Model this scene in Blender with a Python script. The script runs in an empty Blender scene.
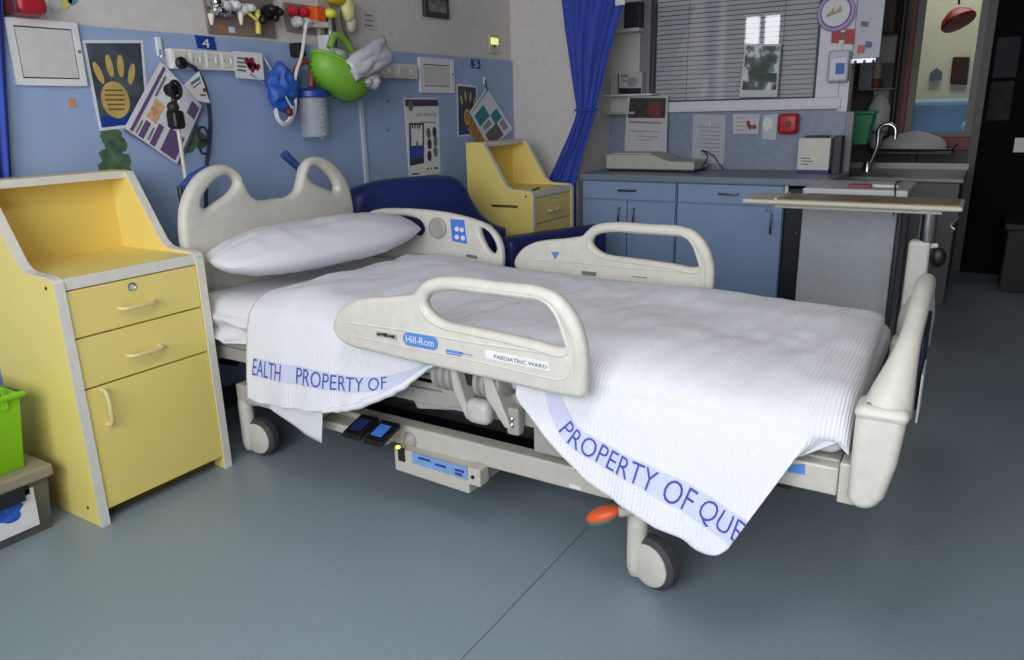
import bpy, bmesh, math, random
from mathutils import Vector, Matrix, noise
random.seed(7)
SC = bpy.context.scene
COL = SC.collection
PI = math.pi
V = Vector

LMAIN, LHIGH, LBEY, LCEIL, EXPO = 125, 7, 16, 13, 0.16

# ------------------------------------------------------------------ camera
# measured from the photograph's vanishing points: focal 749 px, eye 1.25 m up,
# world X along the head wall, Y into it, Z up
W_, H_, F_ = 1024, 660, 749.0
EYE = V((0, 0, 1.25))
def _dir(px, py):
    return V((px - 512, -(py - 330), -F_)).normalized()
_Z = -_dir(574, 2900)
_X = _dir(996, 100); _X = (_X - _Z * _X.dot(_Z)).normalized()
_Y = _Z.cross(_X)
ROT = Matrix((_X, _Y, _Z))
def at(px, py, axis, val):
    """the point of the plane axis = val that the photograph shows at a pixel"""
    d = ROT @ _dir(px, py)
    i = 'xyz'.index(axis)
    return EYE + d * ((val - EYE[i]) / d[i])
cam_d = bpy.data.cameras.new('camera')
cam_d.sensor_width = 36; cam_d.sensor_fit = 'HORIZONTAL'
cam_d.lens = 36 * F_ / W_; cam_d.clip_start = .05
cam = bpy.data.objects.new('camera', cam_d); COL.objects.link(cam)
cam.matrix_world = Matrix.Translation(EYE) @ ROT.to_4x4()
SC.camera = cam

# ------------------------------------------------------------------ materials
def lin(c):
    return tuple(((x/255/12.92) if x/255 <= .04045 else ((x/255+.055)/1.055)**2.4) for x in c) + (1,)
MATS = {}
def mat(name, rgb, rough=.5, metal=0, noise_amt=.05, scale=30, bump=0, bscale=80, emit=0, alpha=1, spec=.5, trans=0, coat=0):
    if name in MATS: return MATS[name]
    m = bpy.data.materials.new(name); m.use_nodes = True
    nt = m.node_tree; b = nt.nodes['Principled BSDF']
    c = lin(rgb)
    b.inputs['Roughness'].default_value = rough
    b.inputs['Metallic'].default_value = metal
    b.inputs['Specular IOR Level'].default_value = spec
    b.inputs['Transmission Weight'].default_value = trans
    b.inputs['Coat Weight'].default_value = coat
    b.inputs['Alpha'].default_value = alpha
    tc = nt.nodes.new('ShaderNodeTexCoord')
    if noise_amt:
        n = nt.nodes.new('ShaderNodeTexNoise'); n.inputs['Scale'].default_value = scale; n.inputs['Detail'].default_value = 4
        nt.links.new(tc.outputs['Object'], n.inputs['Vector'])
        r = nt.nodes.new('ShaderNodeValToRGB')
        r.color_ramp.elements[0].position = .3; r.color_ramp.elements[1].position = .7
        r.color_ramp.elements[0].color = tuple(x*(1-noise_amt) for x in c[:3]) + (1,)
        r.color_ramp.elements[1].color = tuple(min(1, x*(1+noise_amt)) for x in c[:3]) + (1,)
        nt.links.new(n.outputs['Fac'], r.inputs['Fac']); nt.links.new(r.outputs['Color'], b.inputs['Base Color'])
    else:
        b.inputs['Base Color'].default_value = c
    if bump:
        n2 = nt.nodes.new('ShaderNodeTexNoise'); n2.inputs['Scale'].default_value = bscale; n2.inputs['Detail'].default_value = 5
        nt.links.new(tc.outputs['Object'], n2.inputs['Vector'])
        bp = nt.nodes.new('ShaderNodeBump'); bp.inputs['Strength'].default_value = bump; bp.inputs['Distance'].default_value = .01
        nt.links.new(n2.outputs['Fac'], bp.inputs['Height']); nt.links.new(bp.outputs['Normal'], b.inputs['Normal'])
    if emit:
        b.inputs['Emission Color'].default_value = c; b.inputs['Emission Strength'].default_value = emit
    MATS[name] = m
    return m
def glass(name, tint=(255, 255, 255), boost=1.0):
    m = bpy.data.materials.new(name); m.use_nodes = True
    nt = m.node_tree; nt.nodes.clear()
    o = nt.nodes.new('ShaderNodeOutputMaterial'); mx = nt.nodes.new('ShaderNodeMixShader')
    t = nt.nodes.new('ShaderNodeBsdfTransparent'); t.inputs[0].default_value = lin(tint)
    g = nt.nodes.new('ShaderNodeBsdfGlossy'); g.inputs['Roughness'].default_value = .02
    fr = nt.nodes.new('ShaderNodeFresnel'); fr.inputs[0].default_value = 1.5
    mu = nt.nodes.new('ShaderNodeMath'); mu.operation = 'MULTIPLY'; mu.inputs[1].default_value = boost
    nt.links.new(fr.outputs[0], mu.inputs[0]); nt.links.new(mu.outputs[0], mx.inputs[0])
    nt.links.new(t.outputs[0], mx.inputs[1]); nt.links.new(g.outputs[0], mx.inputs[2]); nt.links.new(mx.outputs[0], o.inputs[0])
    return m

# ------------------------------------------------------------------ mesh tools
def link(o, parent=None):
    COL.objects.link(o)
    if parent is not None:
        o.parent = parent
        p = parent; loc = V((0, 0, 0))
        o.matrix_parent_inverse = world_of(parent).inverted()
    return o
def world_of(o):
    m = o.matrix_basis.copy()
    if o.parent is not None:
        m = world_of(o.parent) @ o.matrix_parent_inverse @ m
    return m
class MB:
    def __init__(s): s.v = []; s.f = []; s.uv = None
    def add(s, vs, fs, M=None):
        b = len(s.v)
        s.v += [(M @ V(p)) if M else V(p) for p in vs]
        s.f += [tuple(b+i for i in f) for f in fs]
        return s
    def box(s, a, b, M=None):
        (x0, y0, z0), (x1, y1, z1) = a, b
        vs = [(x0,y0,z0),(x1,y0,z0),(x1,y1,z0),(x0,y1,z0),(x0,y0,z1),(x1,y0,z1),(x1,y1,z1),(x0,y1,z1)]
        return s.add(vs, [(0,3,2,1),(4,5,6,7),(0,1,5,4),(1,2,6,5),(2,3,7,6),(3,0,4,7)], M)
    def prism(s, pts, vec):
        n = len(pts); vec = V(vec); pts = [V(p) for p in pts]
        vs = pts + [p+vec for p in pts]
        fs = [tuple(range(n)), tuple(range(2*n-1, n-1, -1))]
        fs += [(i, i+n, (i+1) % n + n, (i+1) % n) for i in range(n)]
        return s.add(vs, fs)
    def tube(s, path, r, n=10, caps=True, closed=False):
        P = [V(p) for p in path]; k = len(P); rows = []
        up = None
        for i in range(k):
            if closed: t = P[(i+1) % k] - P[i-1]
            else: t = P[min(i+1, k-1)] - P[max(i-1, 0)]
            t.normalize()
            if up is None:
                a = V((0,0,1)) if abs(t.z) < .9 else V((1,0,0))
                up = t.cross(a).normalized()
            else:
                up = (up - t*up.dot(t)).normalized()
            w = t.cross(up)
            rr = r[i] if isinstance(r, (list, tuple)) else r
            rows.append([P[i] + (up*math.cos(2*PI*j/n) + w*math.sin(2*PI*j/n))*rr for j in range(n)])
        vs = [p for row in rows for p in row]
        fs = []
        for i in range(k if closed else k-1):
            i2 = (i+1) % k
            for j in range(n):
                fs.append((i*n+j, i*n+(j+1) % n, i2*n+(j+1) % n, i2*n+j))
        if caps and not closed:
            fs.append(tuple(range(n-1, -1, -1))); fs.append(tuple((k-1)*n+j for j in range(n)))
        return s.add(vs, fs)
    def lathe(s, prof, org, axis=(0,0,1), n=24):
        a = V(axis).normalized(); u = a.orthogonal().normalized(); w = a.cross(u); o = V(org)
        vs = [o + a*h + (u*math.cos(2*PI*j/n)+w*math.sin(2*PI*j/n))*max(r, 1e-5) for r, h in prof for j in range(n)]
        fs = [(i*n+j, i*n+(j+1) % n, (i+1)*n+(j+1) % n, (i+1)*n+j) for i in range(len(prof)-1) for j in range(n)]
        fs.append(tuple(range(n-1, -1, -1))); fs.append(tuple((len(prof)-1)*n+j for j in range(n)))
        return s.add(vs, fs)
    def ball(s, c, r, n=16, m=10, M=None):
        rx, ry, rz = r if isinstance(r, (tuple, list)) else (r, r, r)
        vs = []; fs = []
        for i in range(m+1):
            th = PI*i/m
            for j in range(n):
                ph = 2*PI*j/n
                vs.append(V((rx*math.sin(th)*math.cos(ph), ry*math.sin(th)*math.sin(ph), rz*math.cos(th))))
        if M is not None: vs = [M @ p for p in vs]
        vs = [p + V(c) for p in vs]
        for i in range(m):
            for j in range(n):
                fs.append((i*n+j, (i+1)*n+j, (i+1)*n+(j+1) % n, i*n+(j+1) % n))
        return s.add(vs, fs)
    def grid(s, rows):
        k = len(rows[0]); vs = [p for r in rows for p in r]
        fs = [(i*k+j, i*k+j+1, (i+1)*k+j+1, (i+1)*k+j) for i in range(len(rows)-1) for j in range(k-1)]
        return s.add(vs, fs)
    def build(s, name, m, parent=None, smooth=False, bevel=0, seg=2, solid=0, sub=0, merge=True):
        me = bpy.data.meshes.new(name)
        me.from_pydata([tuple(p) for p in s.v], [], s.f)
        bm = bmesh.new(); bm.from_mesh(me)
        if s.uv:
            lay = bm.loops.layers.uv.new('UVMap')
            bm.verts.ensure_lookup_table()
            for fc in bm.faces:
                for l in fc.loops: l[lay].uv = s.uv[l.vert.index]
        if merge: bmesh.ops.remove_doubles(bm, verts=bm.verts, dist=1e-5)
        if not s.uv: bmesh.ops.recalc_face_normals(bm, faces=bm.faces)
        if bevel:
            es = [e for e in bm.edges if len(e.link_faces) == 2 and e.calc_face_angle(0) > .5]
            bmesh.ops.bevel(bm, geom=es, offset=bevel, segments=seg, profile=.5, affect='EDGES', clamp_overlap=True)
        bm.to_mesh(me); bm.free()
        me.materials.append(m)
        if smooth:
            for p in me.polygons: p.use_smooth = True
        o = bpy.data.objects.new(name, me)
        if smooth and not solid and not sub:
            try: me.set_sharp_from_angle(angle=.7)
            except Exception: pass
        if solid:
            md = o.modifiers.new('thickness', 'SOLIDIFY'); md.thickness = solid; md.offset = -1
        if sub:
            md = o.modifiers.new('soft', 'SUBSURF'); md.levels = sub; md.render_levels = sub
        return link(o, parent)
def thing(name, label, cat, loc=(0,0,0), group=None):
    o = bpy.data.objects.new(name, None); o.empty_display_size = .1; o.location = loc
    COL.objects.link(o); return tag(o, label, cat, group)
def tag(o, label, cat, group=None, kind=None):
    o['label'] = label; o['category'] = cat
    if group: o['group'] = group
    if kind: o['kind'] = kind
    return o
def struct(o): o['kind'] = 'structure'; return o
def copy_tree(o, parent=None):
    c = o.copy(); COL.objects.link(c)
    if parent is not None:
        c.parent = parent; c.matrix_parent_inverse = o.matrix_parent_inverse.copy()
    for ch in [x for x in bpy.data.objects if x.parent == o]: copy_tree(ch, c)
    return c
def catmull(pts, k=6, closed=True):
    n = len(pts); out = []
    rng = range(n) if closed else range(n-1)
    for i in rng:
        if closed: p0, p1, p2, p3 = pts[i-1], pts[i], pts[(i+1) % n], pts[(i+2) % n]
        else: p0, p1, p2, p3 = pts[max(i-1, 0)], pts[i], pts[i+1], pts[min(i+2, n-1)]
        for j in range(k):
            t = j/k
            ln = lambda A, B: max(sum((q-p)**2 for p, q in zip(A, B))**.25, 1e-6)
            d0, d1, d2 = ln(p0, p1), ln(p1, p2), ln(p2, p3)
            if p0 == p1: d0 = d1
            if p2 == p3: d2 = d1
            pt = []
            for a, b, c, d in zip(p0, p1, p2, p3):      # centripetal: no overshoot at long edges
                m1 = (c-b) + d1*((b-a)/d0 - (c-a)/(d0+d1)) if p0 != p1 else (c-b)
                m2 = (c-b) + d1*((d-c)/d2 - (d-b)/(d1+d2)) if p2 != p3 else (c-b)
                pt.append((2*t**3-3*t*t+1)*b + (t**3-2*t*t+t)*m1 + (-2*t**3+3*t*t)*c + (t**3-t*t)*m2)
            out.append(tuple(pt))
    if not closed: out.append(tuple(pts[-1]))
    return out
def lerp_list(tab, x):
    if x <= tab[0][0]: return tab[0][1]
    for (a, b), (c, d) in zip(tab, tab[1:]):
        if x <= c: return b + (d-b)*(x-a)/(c-a)
    return tab[-1][1]
def curve_mesh(loops, half, bevel, res=4):
    """moulded plate from 2-D loops (the outline, then holes): rounded rims, flat faces"""
    from mathutils.geometry import delaunay_2d_cdt
    vs, fs, caps = [], [], []
    for li, L in enumerate(loops):
        L = [V((p[0], p[1])) for p in L]
        L = [p for k, p in enumerate(L) if (p-L[k-1]).length > 1e-5]
        ar = sum(L[k-1].x*p.y-p.x*L[k-1].y for k, p in enumerate(L))
        if (ar < 0) == (li == 0): L.reverse()
        n = len(L); N = []
        for k in range(n):
            t = (L[(k+1) % n]-L[k]).normalized()+(L[k]-L[k-1]).normalized()
            if t.length < 1e-6: t = L[(k+1) % n]-L[k]
            t.normalize(); N.append(V((-t.y, t.x)))
        prof = [(bevel*(1-math.cos(PI/2*a/res)), -half+bevel-bevel*math.sin(PI/2*a/res)) for a in range(res, -1, -1)]
        prof += [(bevel*(1-math.cos(PI/2*a/res)), half-bevel+bevel*math.sin(PI/2*a/res)) for a in range(0, res+1)]
        b = len(vs)
        for ins, h in prof: vs += [V((p.x+q.x*ins, p.y+q.y*ins, h)) for p, q in zip(L, N)]
        for r in range(len(prof)-1):
            for k in range(n):
                k2 = (k+1) % n
                fs.append((b+r*n+k, b+r*n+k2, b+(r+1)*n+k2, b+(r+1)*n+k))
        caps.append((b, b+(len(prof)-1)*n, n))
    for side in (0, 1):
        ids = [c[side]+k for c in caps for k in range(c[2])]
        co = [V((vs[q].x, vs[q].y)) for q in ids]; polys = []; o = 0
        for c in caps: polys.append((o, c[2])); o += c[2]
        ed = [(o_+k, o_+(k+1) % n_) for o_, n_ in polys for k in range(n_)]
        r = delaunay_2d_cdt(co, ed, [], 0, 1e-7)
        P2 = [p for p in r[0]]
        def inside(pt):
            c_ = False
            for o_, n_ in polys:
                for k in range(n_):
                    a, b2 = co[o_+k], co[o_+(k+1) % n_]
                    if (a.y > pt.y) != (b2.y > pt.y) and pt.x < (b2.x-a.x)*(pt.y-a.y)/(b2.y-a.y)+a.x: c_ = not c_
            return c_
        base = len(vs); h = vs[ids[0]].z
        vs += [V((p.x, p.y, h)) for p in P2]
        for f in r[2]:
            m = sum((P2[q] for q in f), V((0, 0)))/len(f)
            if inside(m): fs.append(tuple(base+q for q in f))
    return vs, fs
def plate(name, splines, org, u, v, thick, bevel, m, parent=None, smooth=True):
    """a moulded plate: 2-D outline (first spline) with holes, rounded edges"""
    vs, fs = curve_mesh(splines, thick/2, bevel)
    u, v, org = V(u), V(v), V(org); n = u.cross(v)
    mb = MB(); mb.add([org + u*p.x + v*p.y + n*p.z for p in vs], fs)
    return mb.build(name, m, parent, smooth=smooth)
_TXT = {}
def text_geo(s, extrude=0.0, thin=0.0):
    key = (s, thin)
    if key in _TXT: return _TXT[key]
    cu = bpy.data.curves.new('t', 'FONT'); cu.body = s; cu.size = 1; cu.extrude = extrude; cu.resolution_u = 3; cu.offset = -thin
    ob = bpy.data.objects.new('t', cu); COL.objects.link(ob)
    dg = bpy.context.evaluated_depsgraph_get()
    me = bpy.data.meshes.new_from_object(ob.evaluated_get(dg))
    bpy.data.objects.remove(ob); bpy.data.curves.remove(cu)
    bm = bmesh.new(); bm.from_mesh(me); bmesh.ops.remove_doubles(bm, verts=bm.verts, dist=1e-5)
    bm.verts.ensure_lookup_table()
    vs = [v.co.copy() for v in bm.verts]; fs = [tuple(x.index for x in f.verts) for f in bm.faces]
    bm.free(); bpy.data.meshes.remove(me)
    x0 = min(p.x for p in vs); x1 = max(p.x for p in vs)
    y0 = min(p.y for p in vs); y1 = max(p.y for p in vs)
    _TXT[key] = (vs, fs, x0, x1, y0, y1)
    return _TXT[key]
def text_on(name, s, p0, p1, height, up, m, parent, lift=(0,0,0), wipe=1):
    """lettering between two points of a surface, letters `height` tall"""
    vs, fs, x0, x1, y0, y1 = text_geo(s)
    p0, p1, up, lift = V(p0), V(p1), V(up), V(lift)
    mb = MB()
    mb.add([p0 + (p1-p0)*((p.x-x0)/(x1-x0)) + up*height*((p.y-y0)/(y1-y0)) + lift for p in vs], fs)
    return mb.build(name, m, parent)
def smoothstep(a, b, x):
    t = max(0, min(1, (x-a)/(b-a))); return t*t*(3-2*t)

# ------------------------------------------------------------------ palette
BEIGE = mat('bed_plastic', (206, 202, 192), .42, bump=.02, bscale=400)
BEIGE2 = mat('bed_plastic_grey', (160, 157, 150), .45)
BEIGE3 = mat('painted_steel', (190, 186, 175), .4)
DARK = mat('dark_plastic', (30, 31, 34), .5)
BLACK = mat('black_plastic', (16, 16, 18), .45)
RUBBER = mat('tyre_rubber', (66, 66, 70), .7)
CHROME = mat('chrome', (200, 202, 206), .18, 1)
STEEL = mat('stainless', (150, 152, 156), .32, 1)
WHITE = mat('white_paint', (226, 226, 228), .45)
PAPER = mat('paper', (222, 222, 224), .7)
CREAM = mat('cream_paint', (212, 206, 202), .75, bump=.03, bscale=250)
YEL = mat('yellow_laminate', (236, 214, 124), .42, noise_amt=.015, scale=4)
YELIN = mat('yellow_laminate_inside', (227, 201, 108), .5, noise_amt=.02, scale=4)
EDGE = mat('white_edging', (222, 218, 208), .5)
PANEL = mat('blue_wall_board', (154, 174, 212), .5, noise_amt=.03, scale=12)
CABBLUE = mat('blue_laminate', (140, 162, 198), .4, noise_amt=.03, scale=10)
COUNTER = mat('grey_worktop', (122, 134, 148), .4, noise_amt=.12, scale=140)
SPLASH = mat('blue_splashback', (130, 142, 162), .4, noise_amt=.09, scale=25)
NAVY = mat('navy_vinyl', (30, 42, 104), .42, bump=.02, bscale=200)
CURT = mat('blue_curtain_cloth', (58, 80, 176), .85, bump=.05, bscale=500)
GREENP = mat('lime_plastic', (132, 196, 24), .4)
INK = mat('blue_thread', (70, 72, 168), .8)
BAND = mat('lilac_weave', (196, 199, 224), .9, noise_amt=.12, scale=300)
BLUE = mat('label_blue', (84, 136, 208), .4)
DBLUE = mat('sign_blue', (28, 62, 150), .4)
RED = mat('red_plastic', (190, 28, 28), .4)
ORANGE = mat('orange_plastic', (226, 92, 44), .4)
TEAL = mat('teal_print', (30, 130, 140), .6)
PURPLE = mat('purple_print', (108, 80, 128), .6)
TEXTG = mat('grey_print', (110, 112, 120), .7)
TEXTB = mat('black_print', (34, 34, 40), .7)
HANDY = mat('yellow_print', (196, 166, 94), .7, noise_amt=.12, scale=40)
PHOTO = mat('dark_photo_print', (66, 76, 86), .6, noise_amt=.5, scale=14)
GREENL = mat('leaf_print', (78, 104, 76), .8, noise_amt=.4, scale=30)
TRANSP = glass('clear_plastic', (225, 228, 232), 1.6)
# ------------------------------------------------------------------ the setting
YW, XF = 2.78, 5.0
FLOORM = mat('lino', (132, 146, 155), .36, noise_amt=.10, scale=160, bump=.02, bscale=60)
def fine_speckle(m):
    nt = m.node_tree; b = nt.nodes['Principled BSDF']
    n = nt.nodes.new('ShaderNodeTexNoise'); n.inputs['Scale'].default_value = 3; n.inputs['Detail'].default_value = 6
    tc = [x for x in nt.nodes if x.type == 'TEX_COORD'][0]
    nt.links.new(tc.outputs['Object'], n.inputs['Vector'])
    mr = nt.nodes.new('ShaderNodeMapRange'); mr.inputs['To Min'].default_value = .30; mr.inputs['To Max'].default_value = .46
    nt.links.new(n.outputs['Fac'], mr.inputs['Value']); nt.links.new(mr.outputs['Result'], b.inputs['Roughness'])
fine_speckle(FLOORM)
struct(MB().box((-2.7, -2.7, -.05), (9.2, 5.1, 0)).build('floor', FLOORM))
seam = mat('weld_seam', (98, 108, 115), .5)
struct(MB().box((-2.6, .911, 0), (6.6, .914, .001)).build('trim_1', seam))
CEIL = mat('ceiling_paint', (170, 168, 165), .8)
struct(MB().box((-2.7, -2.7, 2.9), (9.2, 5.1, 2.98)).build('ceiling', CEIL))
hw = struct(MB().box((.7, YW, 0), (4.62, YW+.12, 2.9)).build('wall_head', CREAM))
struct(MB().box((.72, YW-.014, .1), (4.498, YW, 1.575)).build('trim_2', PANEL, bevel=.002))
struct(MB().box((.72, YW-.018, 0), (4.5, YW, .1)).build('baseboard_head', mat('blue_skirting', (70, 84, 104), .5)))
struct(MB().box((4.5, 2.28, 0), (5.14, YW+.1, 2.9)).build('wall_nib', CREAM))
# far wall: below, above, left of and right of the window opening
OY0, OY1, OZ0, OZ1 = .93, 1.985, 1.288, 2.35
wf = MB()
wf.box((XF, .745, 0), (XF+.12, 2.3, OZ0)).box((XF, .745, OZ1), (XF+.12, 2.3, 2.9))
wf.box((XF, OY1, OZ0), (XF+.12, 2.3, OZ1)).box((XF, .745, OZ0), (XF+.12, OY0, OZ1))
struct(wf.build('wall_far', CREAM))
struct(MB().box((XF-.012, .745, .86), (XF, 2.28, 1.222)).build('trim_3', SPLASH))
FRAMEW = mat('white_window_frame', (214, 214, 222), .45)
FRAMEG = mat('grey_window_frame', (128, 128, 130), .5)
w1 = MB()
w1.box((XF-.03, .78, 1.222), (XF, 1.985, OZ0)).box((XF-.045, .78, 1.222), (XF, 1.985, 1.24))
w1.box((XF-.03, .80, OZ0), (XF, OY0, OZ1))
w1o = struct(w1.build('window_1', FRAMEW, bevel=.003))
MB().box((XF-.03, OY1, 1.30), (XF, OY1+.075, OZ1)).build('side_frame', FRAMEG, w1o, bevel=.003)
MB().box((XF-.034, OY1-.012, OZ0), (XF+.04, OY1, OZ1)).box((XF-.034, OY0, OZ0), (XF+.02, OY0+.008, OZ1)).box((XF-.034, OY0, OZ0), (XF+.02, OY1, OZ0+.008)).build('glazing_bead', DARK, w1o)
MB().box((XF-.008, OY0+.005, OZ0+.005), (XF-.004, OY1-.005, OZ1)).build('pane', glass('window_glass', (250, 251, 252), 1.5), w1o)
# white board with stickers right of the window, wall end behind it
struct(MB().box((XF-.02, .745, 1.205), (XF, .80, 2.9)).build('trim_4', FRAMEW, bevel=.003))
struct(MB().box((XF-.02, .60, 1.50), (XF, .743, 2.9)).build('trim_8', mat('grey_white_board', (190, 190, 200), .5), bevel=.003))
struct(MB().box((XF-.03, .70, 0), (XF+.02, .745, 1.205)).build('trim_5', mat('grey_post', (122, 126, 130), .4), bevel=.004))
blind = thing('venetian_blind', 'closed grey venetian blind behind the far window glass', 'blind', (XF+.04, 1.45, OZ0))
sl = MB()
z = OZ0+.012
while z < OZ1:
    a = .80
    c, s_ = math.cos(a)*.0175, math.sin(a)*.0175
    sl.add([(XF+.045-c*.6, OY0+.01, z-s_), (XF+.045-c*.6, OY1-.015, z-s_), (XF+.045+c*.6, OY1-.015, z+s_), (XF+.045+c*.6, OY0+.01, z+s_)], [(0,1,2,3)])
    z += .0285
sl.build('slats', mat('grey_slats', (226, 226, 228), .5), blind, solid=.001)
cb = MB()
for yy in (1.15, 1.75): cb.tube([(XF+.03, yy, OZ0), (XF+.03, yy, OZ1)], .0015, 5)
cb.build('ladder_cord', mat('grey_cord', (120, 124, 130), .7), blind)
struct(MB().box((XF+.12, .76, 1.0), (XF+.14, 2.3, 2.9)).build('trim_6', mat('dim_office_backing', (96, 98, 104), .8)))  # flat backing; its grey stands in for the darkness behind the blind

# the passage beyond
XB = 6.6
BACKM = mat('shaded_passage_paint', (92, 88, 84), .7, noise_amt=.12, scale=6)  # wall colour darkened to carry the shade of the passage
dy = lambda px, py: at(px, py, 'x', XB).y
dz = lambda px, py: at(px, py, 'x', XB).z
gy1, gy0 = dy(911, 132), dy(964, 132); gz0 = dz(938, 132); gz1 = 2.05
wb = MB()
wb.box((XB, gy1+.09, 0), (XB+.1, 5.0, 2.9)).box((XB, gy0-.06, 0), (XB+.1, gy1+.09, gz0-.13)).box((XB, -2.6, 0), (XB+.1, gy0-.06, 2.9)).box((XB, gy0-.06, gz1+.1), (XB+.1, gy1+.09, 2.9))
struct(wb.build('wall_back', BACKM))
REDF = mat('dark_red_frame', (120, 34, 34), .5)
d1 = MB()
d1.box((XB-.03, gy1+.05, gz0-.13), (XB+.02, gy1+.085, gz1+.1)).box((XB-.03, gy0-.05, gz0-.13), (XB+.02, gy1+.085, gz0-.035))
w2 = struct(d1.build('window_2', REDF, bevel=.004))
d2 = MB()
d2.box((XB-.02, gy1, gz0-.035), (XB+.03, gy1+.05, gz1+.1)).box((XB-.02, gy0-.05, gz0-.035), (XB+.03, gy0, gz1+.1)).box((XB-.02, gy0, gz0-.035), (XB+.03, gy1, gz0))
d2.build('inner_frame', mat('grey_door_frame', (110, 108, 106), .5), w2, bevel=.003)
MB().box((XB+.005, gy0, gz0), (XB+.01, gy1, gz1+.1)).build('pane', glass('passage_glass', (240, 244, 245), 0.0), w2)
# room seen through that window
struct(MB().box((8.4, -2.6, 0), (8.5, 3, 2.9)).build('wall_beyond', mat('lit_cream_paint', (214, 208, 180), .8)))
cot = thing('treatment_couch', 'pale blue covered couch seen through the red framed window', 'couch', (7.9, .28, 0))
MB().box((7.3, -.35, .62), (7.62, .9, .985)).box((7.62, -.4, .62), (8.3, .95, 1.27)).build('mattress', mat('pale_blue_sheet', (150, 180, 214), .8, bump=.2, bscale=8), cot, bevel=.05, seg=3)
MB().box((7.55, -.35, .0), (7.62, -.28, .62)).box((8.2, -.35, 0), (8.27, -.28, .62)).box((7.55, .85, 0), (7.62, .92, .62)).box((8.2, .85, 0), (8.27, .92, .62)).build('legs', STEEL, cot)
cp = at(948, 127, 'x', 7.55)
tag(MB().ball((7.46, .10, 1.045), (.12, .12, .07)).build('folded_towel', mat('white_towel', (236, 240, 246), .9, bump=.2, bscale=60), smooth=True), 'white folded towel on the blue couch beyond the glass', 'towel')
p = [at(x, y, 'x', 8.39) for x, y in ((953, 57), (970, 57), (967, 85), (950, 84))]
tag(MB().prism(p, (-.03, 0, 0)).build('wall_cabinet', mat('dark_maroon', (58, 12, 16), .6), bevel=.006), 'dark maroon box hung on the cream wall beyond the glass', 'box')
p = at(936, 76, 'x', 8.38)
hk = MB().prism([p+V((0, .05, -.04)), p+V((0, -.05, -.04)), p+V((0, -.05, .03)), p+V((0, 0, .07)), p+V((0, .05, .03))], (-.03, 0, 0))
tag(hk.build('wall_hook', mat('slate_plastic', (84, 92, 104), .5)), 'small grey house-shaped plaque on the cream wall beyond the glass', 'plaque')
p = at(957, 18, 'x', 7.4)
lp = thing('red_lamp', 'red lamp shade hanging in the room beyond the glass', 'lamp', p)
MB().lathe([(.012, .07), (.055, .06), (.11, .015), (.130, -.03), (.122, -.05), (.055, -.06), (.012, -.065)], p, (.3, .45, .9), 28).build('lamp_shade', mat('red_shade', (150, 14, 18), .5), lp, smooth=True)
MB().tube([p+V((0, 0, .1)), (p.x+.04, p.y+.06, 2.9)], .008).build('cord', BLACK, lp)
# dark double door and wall right of the window
DARKD = mat('dark_door_paint', (15, 15, 17), .8, spec=.08)
ey = gy0-.10
d = MB().box((XB-.05, -1.2, 0), (XB-.005, ey, 2.2))
dd = struct(d.build('door_1', DARKD, bevel=.004))
pz = [at(992, 42, 'x', XB-.055), at(1019, 120, 'x', XB-.055)]
z1 = at(990, 82, 'x', XB-.058).z; z2 = at(990, 78, 'x', XB-.058).z; z3 = at(992, 38, 'x', XB-.058).z
y1 = at(989, 100, 'x', XB-.058).y; y0 = at(1012, 100, 'x', XB-.058).y
MB().box((XB-.058, y0, pz[1].z), (XB-.052, y1, z1)).build('lower_pane', mat('dim_pane', (40, 37, 43), .6, noise_amt=.5, scale=9, spec=.15), dd)
MB().box((XB-.058, y0, z2), (XB-.052, y1, z3)).build('upper_pane', mat('dim_pane_grey', (46, 47, 53), .6, noise_amt=.3, scale=5, spec=.15), dd)
struct(MB().box((XB-.03, ey, 0), (XB, ey+.055, 2.9)).build('trim_7', mat('grey_jamb', (80, 78, 77), .5)))
p = at(1019, 145, 'x', XB-.06)
tag(MB().box((p.x-.012, p.y-.09, p.z-.05), (p.x, p.y+.03, p.z+.05)).build('wall_switch', WHITE, bevel=.003), 'pale switch plate on the dark door at the right', 'switch')
bx = thing('storage_chest', 'low dark brown chest against the dark door at the far right', 'chest', (6.2, -.55, 0))
MB().box((5.95, -1.1, .0), (6.5, -.18, .42)).build('body', mat('dark_brown_wood', (32, 27, 25), .6, noise_amt=.2), bx, bevel=.006)
MB().box((5.93, -1.12, .42), (6.51, -.16, .46)).build('lid', mat('dark_brown_lid', (38, 33, 30), .6), bx, bevel=.006)

# daylight side of the room, behind and left of the camera
wl = MB()
WIN = [(-1.3, 1.9, .85, 2.7), (2.60, 3.17, 2.0, 2.49), (3.40, 3.74, 2.31, 2.74)]
XWm = -1.3
ys = -2.7
for a, b, c, d in WIN:
    wl.box((XWm-.12, ys, 0), (XWm, a, 2.9)).box((XWm-.12, a, 0), (XWm, b, c)).box((XWm-.12, a, d), (XWm, b, 2.9)); ys = b
wl.box((XWm-.12, ys, 0), (XWm, 5.1, 2.9))
struct(wl.build('wall_window_side', CREAM))
for i, (a, b, c, d) in enumerate(WIN):
    f = MB()
    f.box((XWm-.08, a, c), (XWm-.02, a+.05, d)).box((XWm-.08, b-.05, c), (XWm-.02, b, d)).box((XWm-.08, a, c), (XWm-.02, b, c+.05)).box((XWm-.08, a, d-.05), (XWm-.02, b, d))
    for t in ((.33, .66) if i == 0 else (.5,)): f.box((XWm-.08, a+(b-a)*t-.03, c), (XWm-.02, a+(b-a)*t+.03, d))
    struct(f.build('window_%d' % (3+i), FRAMEW))
struct(MB().box((-2.7, 5.0, 0), (6.7, 5.1, 2.9)).build('wall_bay', CREAM))
struct(MB().box((-2.7, -2.7, 0), (9.2, -2.6, 2.9)).build('wall_behind', mat('dim_wall_paint', (150, 144, 140), .8)))
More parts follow.
